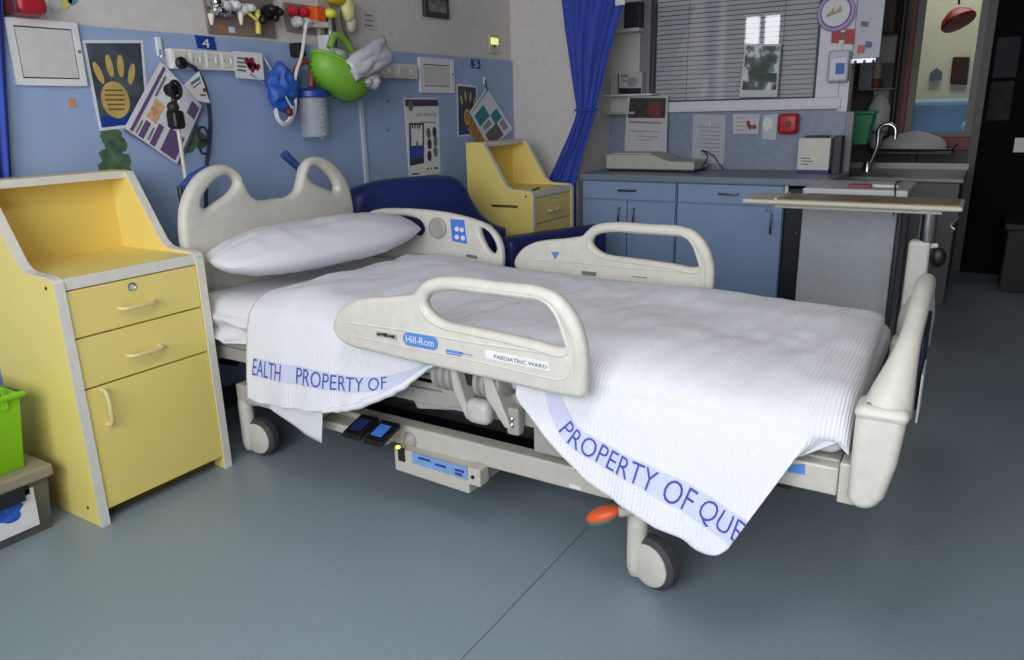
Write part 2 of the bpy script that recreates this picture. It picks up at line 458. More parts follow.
def area(name, loc, size, rot, power, col=(1, 1, 1), spread=PI):
    l = bpy.data.lights.new(name, 'AREA'); l.shape = 'RECTANGLE'; l.size, l.size_y = size
    l.energy = power; l.color = col; l.spread = spread
    o = bpy.data.objects.new(name, l); o.location = loc; o.rotation_euler = rot; COL.objects.link(o); return o
area('daylight_main', (XWm-.16, .3, 1.78), (1.85, 3.2), (0, -PI/2, 0), LMAIN, (.93, .97, 1))
area('daylight_high', (XWm-.16, 2.885, 2.245), (.52, .62), (0, -PI/2, 0), LHIGH, (.93, .97, 1))
area('daylight_corner', (XWm-.16, 3.57, 2.525), (.43, .35), (0, -PI/2, 0), LHIGH*.5, (.93, .97, 1))
cl = thing('ceiling_light', 'added unseen ceiling panel that lifts the light on the bed and floor', 'light', (.4, .5, 2.9))  # added fill panel, out of view, brightening bed top, pillow and floor
MB().box((-.25, .15, 2.86), (1.05, .85, 2.9)).build('frame', WHITE, cl, bevel=.004)
MB().box((-.22, .18, 2.855), (1.02, .82, 2.861)).build('diffuser', mat('lamp_diffuser', (245, 246, 250), .6, noise_amt=0, emit=.8), cl)
area('ceiling_lamp', (.4, .5, 2.84), (1.2, .6), (0, 0, 0), LCEIL, (1, .98, .95))  # added fill light of the unseen panel
area('room_beyond_light', (7.6, .3, 2.85), (.6, 1.2), (0, 0, 0), LBEY, (1, .97, .9))
wd = bpy.data.worlds.new('world'); SC.world = wd; wd.use_nodes = True
wd.node_tree.nodes['Background'].inputs[0].default_value = (.8, .9, 1, 1)
wd.node_tree.nodes['Background'].inputs[1].default_value = .3
# ------------------------------------------------------------------ the bed
BX = 2.08
bed = thing('hospital_bed', 'beige adjustable hospital bed with raised side rails in the middle of the ward', 'bed', (BX, 1.3, 0))
XY, YX, ZU = (0, 1, 0), (1, 0, 0), (0, 0, 1)
# headboard
half = [(1.85, .50), (1.70, .50), (1.665, .515), (1.650, .56), (1.646, .62), (1.642, .75), (1.646, .889), (1.668, .968), (1.735, 1.05), (1.823, 1.086), (1.889, 1.076), (1.930, 1.028), (1.963, .962), (2.01, .938)]
hb = half + [(2.08, .936)] + [(2*BX-x, z) for x, z in reversed(half)]
hole = [(1.736, .943), (1.742, .97), (1.775, 1.008), (1.835, 1.044), (1.880, 1.044), (1.900, 1.018), (1.865, .98), (1.80, .95), (1.761, .934)]
hole2 = [(2*BX-x, z) for x, z in reversed(hole)]
head = plate('headboard', [catmull(hb, 6), catmull(hole, 5), catmull(hole2, 5)], (0, 2.425, 0), YX, ZU, .05, .021, BEIGE, bed)
for sx in (1.70, 2.46):
    MB().tube([(sx, 2.43, .30), (sx, 2.43, .62)], .022, 12).build('headboard_post', BEIGE3, bed, smooth=True)
BUMP = mat('blue_bumper', (50, 76, 146), .5)
MB().tube([at(284, 154, 'y', 2.52), at(303, 172, 'y', 2.52)], [.020, .015], 14).build('blue_push_handle', BUMP, bed, smooth=True)
MB().tube([at(303, 172, 'y', 2.52), at(306, 190, 'y', 2.50), V((2.46, 2.46, .62))], .012, 10).build('push_handle_stem', DARK, bed, smooth=True)
MB().tube([at(180, 190, 'y', 2.52), at(192, 177, 'y', 2.52), at(207, 168, 'y', 2.52)], [.014, .016, .013], 14).build('blue_push_handle', BUMP, bed, smooth=True)
MB().tube([at(180, 186, 'y', 2.52), V((1.70, 2.46, .62))], .012, 10).build('push_handle_stem', DARK, bed, smooth=True)
# footboard
fh = [(1.64, .44), (1.61, .52), (1.605, .60), (1.625, .655), (1.65, .700), (1.70, .755), (1.78, .797), (1.89, .826), (1.99, .838)]
fo = [(2.3, .44), (1.9, .44)] + fh + [(2.09, .830), (2.20, .795), (2.32, .735), (2.42, .670), (2.50, .600), (2.53, .55), (2.53, .50), (2.51, .44)]
fb = plate('footboard', [catmull(fo, 6)], (0, .116, 0), YX, ZU, .034, .013, BEIGE, bed)
fb.data.update()
lean = lambda z: .030*smoothstep(.58, .84, z)
for v_ in fb.data.vertices: v_.co.y -= lean(v_.co.z)
arch = [q for q in catmull(fo[4:-2], 6, closed=False) if q[0] > 1.9 or q[1] > .64]
MB().tube([(x, .114-lean(z), z-.010) for x, z in arch], [.048-.027*smoothstep(.63, .80, z) for x, z in arch], 12).build('top_rail', BEIGE, fb, smooth=True)
for sx, ya_, yb_ in ((1.622, .062, .168), (2.49, .125, .172)):
    if sx < 2: b = MB().prism([(1.572, .163, .45), (1.572, .150, .425), (1.572, .112, .428), (1.572, .092, .46), (1.572, .076, .54), (1.572, .067, .660), (1.572, .163, .660)], (.078, 0, 0)).build('corner_bumper', BEIGE, fb, smooth=True, bevel=.026, seg=6)
    else: b = MB().box((sx-.052, ya_, .428), (sx+.052, yb_, .56)).build('corner_bumper', BEIGE, fb, smooth=True, bevel=.02, seg=5)
    if sx < 2: MB().box((1.569, .0645, .626), (1.655, .1655, .660)).build('collar', BEIGE, b, smooth=True, bevel=.018, seg=5)
TURN = Matrix.Translation((1.60, .11, 0)) @ Matrix.Rotation(math.radians(.6), 4, 'Z') @ Matrix.Translation((-1.60, -.11, 0))
fb.matrix_basis = TURN
# chart holder hung outside the footboard
ch = thing('chart_folder', 'dark folder with papers hanging outside the foot board', 'folder', (1.9, .05, .55))
MB().box((1.84, .062, .57), (2.10, .071, .745)).build('cover', mat('navy_folder', (28, 32, 58), .5), ch, bevel=.003)
MB().box((1.80, .056, .555), (1.92, .060, .67)).build('sheet', PAPER, ch)
MB().box((1.90, .070, .70), (2.06, .092, .735)).build('clip_bar', DARK, ch, bevel=.002)
ch.matrix_basis = TURN @ ch.matrix_basis

# side rails
RO = [(1.590, .652), (1.555, .706), (1.500, .738), (1.448, .752), (1.336, .769), (1.264, .786), (1.194, .823), (1.130, .836), (1.02, .838), (.92, .838), (.847, .833), (.793, .791), (.760, .721), (.754, .632), (.762, .578), (.79, .572), (1.0, .577), (1.25, .584), (1.44, .592), (1.535, .598), (1.577, .620)]
RH = [(1.234, .758), (1.226, .778), (1.205, .794), (1.163, .803), (1.05, .803), (.93, .803), (.875, .800), (.842, .779), (.818, .735), (.808, .706), (.83, .696), (.90, .702), (1.0, .708), (1.10, .712), (1.175, .717), (1.215, .734)]
def foot_rail(x, dyy, near):
    mk = lambda L: [(y+dyy, z) for y, z in L]
    r = plate('foot_side_rail', [catmull(mk(RO), 5), catmull(mk(RH), 5)], (x, 0, 0), XY, ZU, .036, .015, BEIGE, bed)
    fx = x-.019 if near else x-.019
    hand = [(1.262, .770), (1.222, .806), (1.15, .822), (1.0, .823), (.885, .822), (.842, .806), (.808, .768), (.780, .715), (.776, .64)]
    MB().tube([(x-.002, y+dyy, z) for y, z in catmull(hand, 5, False)], .0195, 12).build('hand_grip', BEIGE, r, smooth=True)
    # raised border round the opening and along the body
    rim = [((y-1.02)*1.06+1.025+dyy, (z-.752)*1.30+.750) for y, z in catmull(RH, 4)]
    MB().tube([(fx+.004, y, z) for y, z in rim if True], .006, 8, closed=True).build('opening_rim', BEIGE, r, smooth=True)
    wp = lambda L: [(at(a, b, 'x', 1.526).y, at(a, b, 'x', 1.526).z) for a, b in L]
    line = wp([(349, 323), (400, 330), (480, 344), (530, 351), (556, 355)])
    MB().tube([(fx+.003, y+dyy, z) for y, z in line], .0042, 8).build('moulded_line', BEIGE, r, smooth=True)
    pan = wp([(352, 336), (400, 346), (450, 356), (500, 367), (552, 379), (564, 379), (570, 370), (566, 360), (556, 355)])
    MB().tube([(fx+.003, y+dyy, z) for y, z in catmull(pan, 4, False)], .0035, 6).build('moulded_panel', BEIGE, r, smooth=True)
    return r, fx
nr, fx = foot_rail(1.545, 0, True)
fr_, _ = foot_rail(2.605, .02, False)
pl = lambda px, py: at(px, py, 'x', fx-.0005)
def rail_pt(y, z, o=0): return V((fx-.001-o, y, z))
# blue maker's badge and its lettering, small tags, ward sticker
c = [at(403, 336, 'x', fx), at(438, 346, 'x', fx)]
by1, by0 = c[0].y, c[1].y; bz = (at(420, 341, 'x', fx).z)
bw, bh = (by1-by0)/2, .0195
rr = []
for i in range(24):
    a = 2*PI*i/24
    cx = (bw-bh) * (1 if math.cos(a) > 0 else -1)
    rr.append(rail_pt((by0+by1)/2 + cx + bh*math.cos(a), bz + bh*math.sin(a) - .0, 0))
badge = MB().prism(rr, (.0025, 0, 0)).build('maker_badge', BLUE, nr)
badge['label'] = 'blue oval badge with white lettering'
text_on('badge_lettering', 'Hill-Rom', rail_pt((by0+by1)/2+bw*.80, bz-.010, .0014), rail_pt((by0+by1)/2-bw*.80, bz-.010, .0014), .021, ZU, WHITE, badge)
q = [pl(376, 333), pl(397, 337)]
b2 = MB().prism([rail_pt(q[0].y, q[0].z+.006), rail_pt(q[1].y, q[1].z+.006), rail_pt(q[1].y, q[1].z-.009), rail_pt(q[0].y, q[0].z-.009)], (.002, 0, 0)).build('data_tag', BEIGE2, nr)
mk = MB()
for i in range(5):
    y = q[0].y + (q[1].y-q[0].y)*(.12+.17*i); z = q[0].z+(q[1].z-q[0].z)*(.12+.17*i)
    mk.box((fx-.003, y-.007, z-.005+.002*(i % 2)), (fx-.0015, y+.004, z+.001+.002*(i % 3)))
mk.build('printed_marks', TEXTB, b2)
q = [pl(446, 350), pl(471, 355)]
mk = MB()
mk.box((fx-.002, q[0].y-.055, q[0].z-.004), (fx-.001, q[0].y, q[0].z+.002)).box((fx-.002, q[0].y-.05, q[0].z-.010), (fx-.001, q[0].y, q[0].z-.007)).box((fx-.002, q[1].y-.005, q[1].z-.001), (fx-.001, q[1].y+.035, q[1].z+.001))
mk.build('blue_print', BLUE, nr)
q = [pl(485, 354), pl(549, 367)]
sz = .011
st = MB().prism([rail_pt(q[0].y, q[0].z+sz), rail_pt(q[1].y, q[1].z+sz), rail_pt(q[1].y, q[1].z-sz), rail_pt(q[0].y, q[0].z-sz)], (.002, 0, 0)).build('ward_sticker', WHITE, nr)
a, b = rail_pt(q[0].y, q[0].z-.006, .001), rail_pt(q[1].y, q[1].z-.006, .001)
text_on('sticker_lettering', 'PAEDIATRIC WARD', a.lerp(b, .15), a.lerp(b, .97), .0098, ZU, TEXTB, st)
# far foot rail marks
for (x0, y0, x1, y1) in ((582, 271, 596, 276), (632, 276, 647, 278)):
    a = at(x0, y0, 'x', 2.584); b = at(x1, y1, 'x', 2.584)
    MB().box((2.582, b.y, b.z), (2.586, a.y, a.z)).build('warning_label', TEXTG, fr_)
a = at(555, 255, 'x', 2.584)
MB().prism([a+V((0, .018, .012)), a+V((0, -.018, .012)), a+V((0, 0, -.018))], (.003, 0, 0)).build('blue_mark', BLUE, fr_)
# far head rail
HO = [(2.425, .66), (2.428, .76), (2.40, .815), (2.33, .838), (2.20, .847), (2.05, .847), (1.93, .839), (1.82, .822), (1.735, .797), (1.685, .755), (1.664, .70), (1.668, .622), (1.70, .575), (2.0, .572), (2.37, .575), (2.41, .60)]
hp = [(481, 228), (486, 230), (494, 242), (496, 250), (493, 254), (488, 250), (482, 239), (480, 232)]
HH = [(at(x, y, 'x', 2.59).y, at(x, y, 'x', 2.59).z) for x, y in hp]
hp2 = [(421, 222), (424, 230), (420, 236), (408, 234), (388, 230), (380, 222), (390, 217), (410, 217)]
HH2 = [(at(x, y, 'x', 2.59).y, at(x, y, 'x', 2.59).z) for x, y in hp2]
hr = plate('head_side_rail', [catmull(HO, 5), catmull(HH, 4), catmull(HH2, 4)], (2.605, 0, 0), XY, ZU, .036, .015, BEIGE, bed)
a = at(438, 228, 'x', 2.586)
MB().lathe([(.046, 0), (.046, .008), (.036, .012), (.030, .010)], a, (-1, 0, 0), 28).build('speaker_disc', BEIGE2, hr, smooth=True)
q = [at(x, y, 'x', 2.585) for x, y in ((450, 219), (464, 220), (467, 244), (452, 241))]
kp = MB().prism(q, (.006, 0, 0)).build('control_pad', mat('keypad_blue', (74, 122, 214), .4), hr, bevel=.001)
bt = MB()
for (x, y) in ((457, 229), (462, 230), (457, 237), (463, 238)):
    bt.lathe([(.011, 0), (.010, .003)], at(x, y, 'x', 2.585), (-1, 0, 0), 14)
bt.build('keypad_buttons', WHITE, kp)
q = [at(x, y, 'x', 2.585) for x, y in ((466, 254), (477, 256), (477, 259), (466, 257))]
MB().prism(q, (.003, 0, 0)).build('warning_label', TEXTG, hr)
# rail brackets
for (ya, yb) in ((1.290, 1.190), (1.145, 1.045)):
    prof = []
    n = 4
    for i in range(n):
        h0 = (ya-yb)*i/n; h1 = (ya-yb)*(i+1)/n; d_ = h1-h0
        prof += [(.040, h0), (.052, h0+d_*.25), (.052, h0+d_*.7), (.040, h1-d_*.02)]
    MB().lathe(prof, (1.650, yb, .526), (0, 1, 0), 22).build('ribbed_cuff', mat('grey_plastic', (158, 156, 150), .5), bed, smooth=True)
brk = MB().prism([(1.585, 1.205, .585), (1.585, 1.195, .50), (1.60, 1.165, .415), (1.64, 1.165, .41), (1.66, 1.20, .585)], (0, -.016, 0)).build('rail_arm', BEIGE3, bed, bevel=.003)
brk2 = MB().prism([(1.585, 1.095, .585), (1.585, 1.085, .50), (1.60, 1.035, .415), (1.66, 1.035, .405), (1.68, 1.10, .585)], (0, -.02, 0)).build('rail_arm', BEIGE3, bed, bevel=.003)
MB().box((1.615, 1.000, .388), (1.65, 1.040, .470)).build('latch_block', BEIGE2, bed, bevel=.008)
MB().box((1.59, 1.085, .405), (1.64, 1.165, .478)).build('release_pad', mat('light_grey_plastic', (186, 184, 180), .4), bed, smooth=True, bevel=.022, seg=4)
MB().box((1.62, 1.10, .508), (1.66, 1.19, .562)).build('arm_gap', DARK, bed, bevel=.004)
MB().lathe([(.007, 0), (.009, .004), (.004, .01)], (1.583, 1.092, .568), (-1, 0, 0), 12).build('bolt', CHROME, bed)
MB().lathe([(.007, 0), (.007, .004), (.003, .008)], (1.615, 1.02, .420), (-1, 0, 0), 12).build('bolt', CHROME, bed)
MB().lathe([(.007, 0), (.007, .004), (.003, .008)], (1.615, 1.02, .438), (-1, 0, 0), 12).build('bolt', CHROME, bed)
# deck
for sx in (1.655, 2.475):
    MB().box((sx, .16, .405), (sx+.035, 2.37, .452)).build('deck_side_beam', BEIGE2, bed, bevel=.004)
MB().box((1.66, .19, .452), (2.50, 2.38, .492)).build('deck_panel', BEIGE2, bed, bevel=.006)
MB().box((1.72, .30, .36), (2.44, 2.20, .405)).build('deck_underpan', DARK, bed, bevel=.005)
MB().box((1.66, 1.12, .47), (1.70, 1.60, .491)).build('deck_lip', BEIGE2, bed, bevel=.004)
MB().prism([(1.64, 1.30, .49), (1.64, 1.18, .49), (1.64, 1.20, .43), (1.64, 1.245, .42)], (.03, 0, 0)).build('gusset', BEIGE2, bed, bevel=.003)
MB().box((1.625, .188, .42), (1.665, .345, .487)).build('foot_extension_cover', BEIGE3, bed, bevel=.005)
e = MB().box((1.628, .15, .405), (1.70, .187, .50)).build('foot_end_frame', BEIGE3, bed, bevel=.004)
q = [at(x, y, 'x', 1.624) for x, y in ((788, 465), (805, 464), (805, 475), (788, 472))]
MB().prism(q, (.003, 0, 0)).build('blue_sticker', BLUE, bed)
# base
for sx in (1.695, 2.415):
    MB().box((sx, .58, .222), (sx+.055, 2.30, .292)).build('base_beam', BEIGE3, bed, bevel=.006)
for sy in (.585, 2.20):
    MB().box((1.70, sy, .215), (2.46, sy+.08, .285)).build('base_cross_beam', BEIGE3, bed, bevel=.006)
for (ya, yb) in ((.75, 1.35), (2.05, 1.55)):
    for sx in (1.80, 2.33):
        MB().prism([(sx, ya, .26), (sx, ya+.05, .26), (sx, yb+.05, .40), (sx, yb, .40)], (.03, 0, 0)).build('lift_arm', DARK, bed, bevel=.003)
MB().tube([(1.95, .75, .27), (1.95, 1.45, .34)], .03, 14).build('lift_motor', DARK, bed, smooth=True)
MB().box((1.78, .62, .30), (2.40, 2.10, .36)).build('shade_fill_upper', BLACK, bed, bevel=.006)  # black slab added for the shade and dark content under the deck
MB().box((1.76, .68, .225), (2.41, 2.19, .262)).build('base_cover', BLACK, bed, bevel=.006)  # second black slab, added to darken the base interior like shade
# scuffed mechanism plates seen between the blanket halves
MB().box((1.662, .66, .33), (1.69, .98, .405)).build('side_plate', BEIGE2, bed, bevel=.004)
for i, y in enumerate((.90, .84, .76)):
    MB().lathe([(.010, 0), (.010, .004), (.005, .008)], (1.662, y, .372-.006*i), (-1, 0, 0), 12).build('bolt', CHROME, bed)
MB().prism([(1.668, 1.46, .495), (1.668, 1.30, .495), (1.668, 1.24, .40), (1.668, 1.40, .375)], (.03, 0, 0)).build('actuator_housing', mat('grey_plastic', (158, 156, 150), .5), bed, bevel=.005)
MB().prism([(1.664, .98, .455), (1.664, .80, .455), (1.664, .84, .40), (1.664, .95, .385)], (.03, 0, 0)).build('actuator_housing', mat('grey_plastic', (158, 156, 150), .5), bed, bevel=.005)
MB().box((1.655, .69, .345), (1.664, .74, .362)).build('slot', BLACK, bed)
MB().prism([(1.665, .86, .33), (1.665, .79, .33), (1.665, .80, .305), (1.665, .85, .30)], (.02, 0, 0)).build('cam_plate', STEEL, bed)
# control box under the beam
cbx = MB().prism([(1.655, 1.495, .150), (1.655, 1.205, .140), (1.655, 1.205, .222), (1.655, 1.495, .230)], (.30, 0, 0)).build('control_box', BEIGE3, bed, bevel=.004)
q = [at(x, y, 'x', 1.652) for x, y in ((412, 452), (467, 468), (467, 480), (412, 463))]
lb = MB().prism(q, (.003, 0, 0)).build('instruction_label', mat('pale_label_blue', (122, 156, 206), .5), cbx)
mk = MB()
for (x0, y0, x1, y1) in ((418, 457, 430, 461), (435, 464, 446, 467), (455, 469, 464, 472), (455, 473, 462, 475)):
    p0, p1 = at(x0, y0, 'x', 1.6505), at(x1, y1, 'x', 1.6505)
    m_ = (p0.z+p1.z)/2
    mk.box((1.649, p1.y, m_-.004), (1.652, p0.y, m_+.002))
mk.build('label_print', DBLUE, lb)
MB().box((1.650, 1.16, .175), (1.70, 1.206, .232)).build('box_end_bracket', BEIGE3, cbx, bevel=.004)
MB().lathe([(.006, 0), (.006, .003)], (1.649, 1.185, .205), (-1, 0, 0), 10).build('bracket_hole', BLACK, cbx)
MB().box((1.650, 1.45, .19), (1.656, 1.475, .235)).build('socket_slot', DARK, cbx)
ld = at(398, 447, 'x', 1.645)
MB().ball(ld, (.006, .009, .006)).build('amber_light', mat('amber_glow', (255, 190, 60), .3, emit=2.2), bed, smooth=True)
MB().ball(at(411, 440, 'x', 1.70), (.022, .028, .032)).build('grey_cap', BEIGE2, bed, smooth=True)
# foot controls
for (px, py, on) in ((358, 427, 0), (379, 433, 1)):
    c = at(px, py, 'x', 1.60)
    pd = MB().prism([c+V((-.035, -.038, -.012)), c+V((.06, -.038, .018)), c+V((.06, -.038, .0)), c+V((-.035, -.038, -.030))], (0, .076, 0)).build('foot_pedal', BLACK, bed, bevel=.005)
    MB().prism([c+V((-.015, -.022, -.0042)), c+V((.035, -.022, .0116)), c+V((.035, .022, .0116)), c+V((-.015, .022, -.0042))], (0, 0, .0022)).build('pedal_symbol', mat('pedal_blue', (70, 120, 210), .4) if on else mat('pedal_dark_blue', (34, 48, 96), .4), pd)
c = at(340, 418, 'x', 1.62)
MB().box((1.63, 1.50, .245), (1.70, 1.80, .275)).build('pedal_bracket', BEIGE3, bed, bevel=.004)
p = at(575, 487, 'x', 1.693)
MB().box((1.692, p.y-.018, p.z-.005), (1.696, p.y+.018, p.z+.006)).build('beam_sticker', WHITE, bed)
# castors
def make_castor(x, y, ang, side):
    n = V((math.cos(ang), math.sin(ang), 0)); t = V((-n.y, n.x, 0)); c = V((x, y, .075))
    post = c + t*side*.052 + n*.012
    cs = MB().lathe([(.008, .012), (.020, .020), (.027, .042), (.028, .08), (.028, .20), (.026, .225)], (post.x, post.y, 0), ZU, 24).build('castor', BEIGE, bed, smooth=True)
    MB().lathe([(.040, -.024), (.064, -.024), (.074, -.014), (.075, 0), (.074, .014), (.064, .024), (.040, .024)], c, n, 36).build('tyre', RUBBER, cs, smooth=True)
    MB().lathe([(.060, .0), (.060, .028), (.052, .032), (.01, .033)], c, n, 32).build('wheel_disc', BEIGE, cs, smooth=True)
    return cs
make_castor(1.690, .624, math.radians(162), -1)
make_castor(1.735, 2.235, math.radians(185), -1)
make_castor(2.44, .62, math.radians(150), -1)
make_castor(2.44, 2.27, math.radians(150), -1)
# brake pedal
a, b = at(588, 521, 'x', 1.60), at(618, 512, 'x', 1.62)
mid = (a+b)/2; dr = (b-a).normalized(); sd = dr.cross(V((0, 0, 1))).normalized(); up = sd.cross(dr)
Mx = Matrix((dr, sd, up)).transposed()
L = (b-a).length/2*1.12
pp = MB().ball(mid+V((0, 0, .006)), (L, .028, .020), 24, 12, M=Mx).build('brake_pedal', ORANGE, bed, smooth=True)
MB().ball(mid+V((0, 0, -.007)), (L*.96, .027, .018), 24, 12, M=Mx).build('green_side', mat('pedal_green', (70, 104, 96), .5), pp, smooth=True)
MB().tube([b, b.lerp(V((1.68, .62, .245)), .6), (1.69, .63, .25)], .014, 10).build('pedal_arm', BEIGE3, pp, smooth=True)

# ------------------------------------------------------------------ mattress, sheet, pillow, blanket
SHEET = mat('white_cotton', (216, 217, 223), .9, noise_amt=.01, bump=.06, bscale=300)
mt = MB().box((1.655, .182, .493), (2.512, 2.380, .604)).build('mattress', SHEET, smooth=True, bevel=.04, seg=5)
tag(mt, 'thin mattress under white linen on the hospital bed', 'mattress')
def nz(*p): return noise.noise(V(p))
rows = []
for i in range(41):
    y = 2.392 - (2.392-1.93)*i/40
    row = []
    for j in range(70):
        q = j/69
        if q < .55:
            x = 2.50 - (2.50-1.70)*q/.55; z = .640 + .010*nz(x*4, y*5, 1)
        elif q < .68:
            a = (q-.55)/.13*PI/2; x = 1.70-.062*math.sin(a); z = .640-.05*(1-math.cos(a)) + .008*nz(x*6, y*6, 2)
        else:
            t = (q-.68)/.32
            x = 1.638 - .02*math.sin(t*PI*2.2+1.5*nz(y*6, 3, 1))*(t > .05) - .016*t + .018*nz(y*14, t*4, 7)*t
            z = .59-.095*t + .012*nz(y*11, t*3, 5)
        yy = y
        if y > 2.36: z -= (y-2.36)*.5
        row.append((x, yy, z))
    rows.append(row)
tag(MB().grid(rows).build('bottom_sheet', SHEET, smooth=True, solid=.003), 'crumpled white bottom sheet showing at the head end beside the yellow locker', 'sheet')
# pillow
rows_t, rows_b = [], []
Rp = Matrix.Rotation(math.radians(-8), 3, 'Z') @ Matrix.Rotation(math.radians(7), 3, 'X') @ Matrix.Rotation(math.radians(-1.2), 3, 'Y')
pc = V((2.105, 2.195, .776))
NU, NV = 60, 36
pb = MB()
def pil(u, v, s):
    e = max(0, (1-abs(u)**2.4))*max(0, (1-abs(v)**2.2))
    h = .084*e**.54 if e > 0 else 0
    x = u*.468*(1-.06*v*v); y = v*.168*(1-.40*abs(u)**3)
    wr = .006*nz(u*5, v*4, s*3)*e + .010*nz(u*1.6, v*2.0, 4+s)*e**.5
    wr += .007*(1-smoothstep(-.44, -.38, u))*e**.5 + .006*nz(u*9, v*2.5, 11)*e**.3
    wr += .005*math.sin(v*14+4*nz(u*2, v*2, 9))*smoothstep(.5, .95, abs(u))*e**.4
    return pc + Rp @ V((x, y, s*(h+wr) if e > 0 else 0))
for s in (1, -1):
    g = []
    for i in range(NU+1):
        u = math.sin(PI/2*(2*i/NU-1))
        g.append([pil(u, math.sin(PI/2*(2*j/NV-1)), s) for j in range(NV+1)])
    pb.grid(g)
tag(pb.build('pillow', SHEET, smooth=True), 'plump white pillow leaning on the head board', 'pillow')

# blanket
BLK = mat('white_cellular_blanket', (222, 223, 230), .92, noise_amt=.0)
def ribbed(m):
    nt = m.node_tree; b = nt.nodes['Principled BSDF']
    uv = nt.nodes.new('ShaderNodeTexCoord')
    w = nt.nodes.new('ShaderNodeTexWave'); w.wave_type = 'BANDS'; w.bands_direction = 'X'; w.inputs['Scale'].default_value = 30; w.inputs['Distortion'].default_value = .6; w.inputs['Detail'].default_value = 1
    w2 = nt.nodes.new('ShaderNodeTexWave'); w2.wave_type = 'BANDS'; w2.bands_direction = 'Y'; w2.inputs['Scale'].default_value = 60
    n = nt.nodes.new('ShaderNodeTexNoise'); n.inputs['Scale'].default_value = 9; n.inputs['Detail'].default_value = 4
    nt.links.new(uv.outputs['UV'], w.inputs['Vector']); nt.links.new(uv.outputs['UV'], w2.inputs['Vector']); nt.links.new(uv.outputs['UV'], n.inputs['Vector'])
    m1 = nt.nodes.new('ShaderNodeMath'); m1.operation = 'MULTIPLY_ADD'; m1.inputs[1].default_value = .25
    nt.links.new(w2.outputs['Fac'], m1.inputs[0]); nt.links.new(w.outputs['Fac'], m1.inputs[2])
    m2 = nt.nodes.new('ShaderNodeMath'); m2.operation = 'MULTIPLY_ADD'; m2.inputs[1].default_value = 1.6
    nt.links.new(n.outputs['Fac'], m2.inputs[0]); nt.links.new(m1.outputs[0], m2.inputs[2])
    bp = nt.nodes.new('ShaderNodeBump'); bp.inputs['Strength'].default_value = .38; bp.inputs['Distance'].default_value = .004
    nt.links.new(m2.outputs[0], bp.inputs['Height']); nt.links.new(bp.outputs['Normal'], b.inputs['Normal'])
    b.inputs['Sheen Weight'].default_value = .15
ribbed(BLK)
ZT = [(.19, .640), (.46, .645), (.6, .653), (.72, .657), (1.1, .652), (1.43, .652), (1.7, .672), (1.9, .686), (2.05, .674)]
hem = []   # (top y, hem point)
for px, py, x, yt in ((248, 398, 1.545, 2.075), (262, 404, 1.545, 1.985), (290, 409, 1.545, 1.83), (322, 412, 1.545, 1.69), (345, 410, 1.55, 1.60), (380, 398, 1.555, 1.44), (405, 386, 1.565, 1.335), (430, 368, 1.585, 1.25)):
    hem.append((yt, at(px, py, 'x', x)))
hem += [(1.15, V((1.60, 1.15, .598))), (1.06, V((1.60, 1.06, .600))), (.985, V((1.598, .985, .585)))]
for px, py, x, yt in ((516, 396, 1.585, .93), (530, 416, 1.57, .875), (560, 455, 1.54, .78), (600, 490, 1.52, .66), (640, 515, 1.505, .535), (680, 535, 1.495, .40), (700, 550, 1.49, .31), (716, 555, 1.487, .275), (728, 548, 1.487, .250)):
    hem.append((yt, at(px, py, 'x', x)))
NS = 150
hl = catmull([(t, p.x, p.y, p.z) for t, p in hem], 12, closed=False)
# resample evenly along the top edge and hem together
def H(s):
    f = s*(len(hl)-1); i = min(int(f), len(hl)-2); k = f-i
    return [a+(b-a)*k for a, b in zip(hl[i], hl[i+1])]
def drop(yt, hz):
    return max(.02, min(.090, lerp_list(ZT, yt)-hz-.03))
def S_drape(s, t):
    """point of the hanging part: t = 0 at the mattress edge, 1 at the hem"""
    yt, hx, hy, hz = H(s)
    zt = lerp_list(ZT, yt)
    a = V((1.612, yt, zt-drop(yt, hz))); b = V((hx, hy, hz))
    p = a.lerp(b, t)
    ln = (b-a).length
    p.x -= .020*math.sin(PI*t)*smoothstep(.15, .4, ln)
    amp = smoothstep(.02, .35, ln*t)
    f = .032*nz(p.y*5.2, p.z*1.2, 3.3)+.018*nz(p.y*12, p.z*2.2, 8.1)+.004*nz(p.y*26, p.z*6, 2.2)
    p.x += f*amp*1.2
    return p
def S_top(s, q):
    """q = 0 at the far tuck, 1 where the hanging part begins"""
    yt, _, _, hz = H(s); zt = lerp_list(ZT, yt)
    if q < .12:
        a = q/.12*PI/2
        x = 2.535-.09*(1-math.cos(a)); z = zt-.085+.085*math.sin(a)
    elif q < .84:
        t = (q-.12)/.72; x = 2.445-(2.445-1.79)*t; z = zt
    else:
        a = (q-.84)/.16*PI/2; x = 1.79-.178*math.sin(a); z = zt-drop(yt, hz)*(1-math.cos(a))
    w = smoothstep(.03, .2, q)*(1-smoothstep(.86, .99, q))
    z += w*(.016*nz(x*2.6, yt*2.6, .5)+.009*nz(x*6, yt*5, 2.5)+.007*nz(x*3+yt*7, yt*16+x*5, 4)+.006*abs(nz(x*9, yt*7, 6))+.005*max(0, nz(x*4+yt*2, yt*13-x*6, 12)))
    z += .012*math.exp(-((x-2.2)/.18)**2-((yt-1.55)/.25)**2)
    if yt < .30: z -= .02*((.30-yt)/.1)**2*w
    return V((x, yt+.03*smoothstep(.5, .25, yt)*(x-1.6)/.9, z))
QT = [.12*i/6 for i in range(7)] + [.12+.72*i/44 for i in range(1, 45)] + [.84+.16*i/12 for i in range(1, 13)]
TD = [i/40 for i in range(1, 41)]
mb = MB(); rows = []; uvs = []
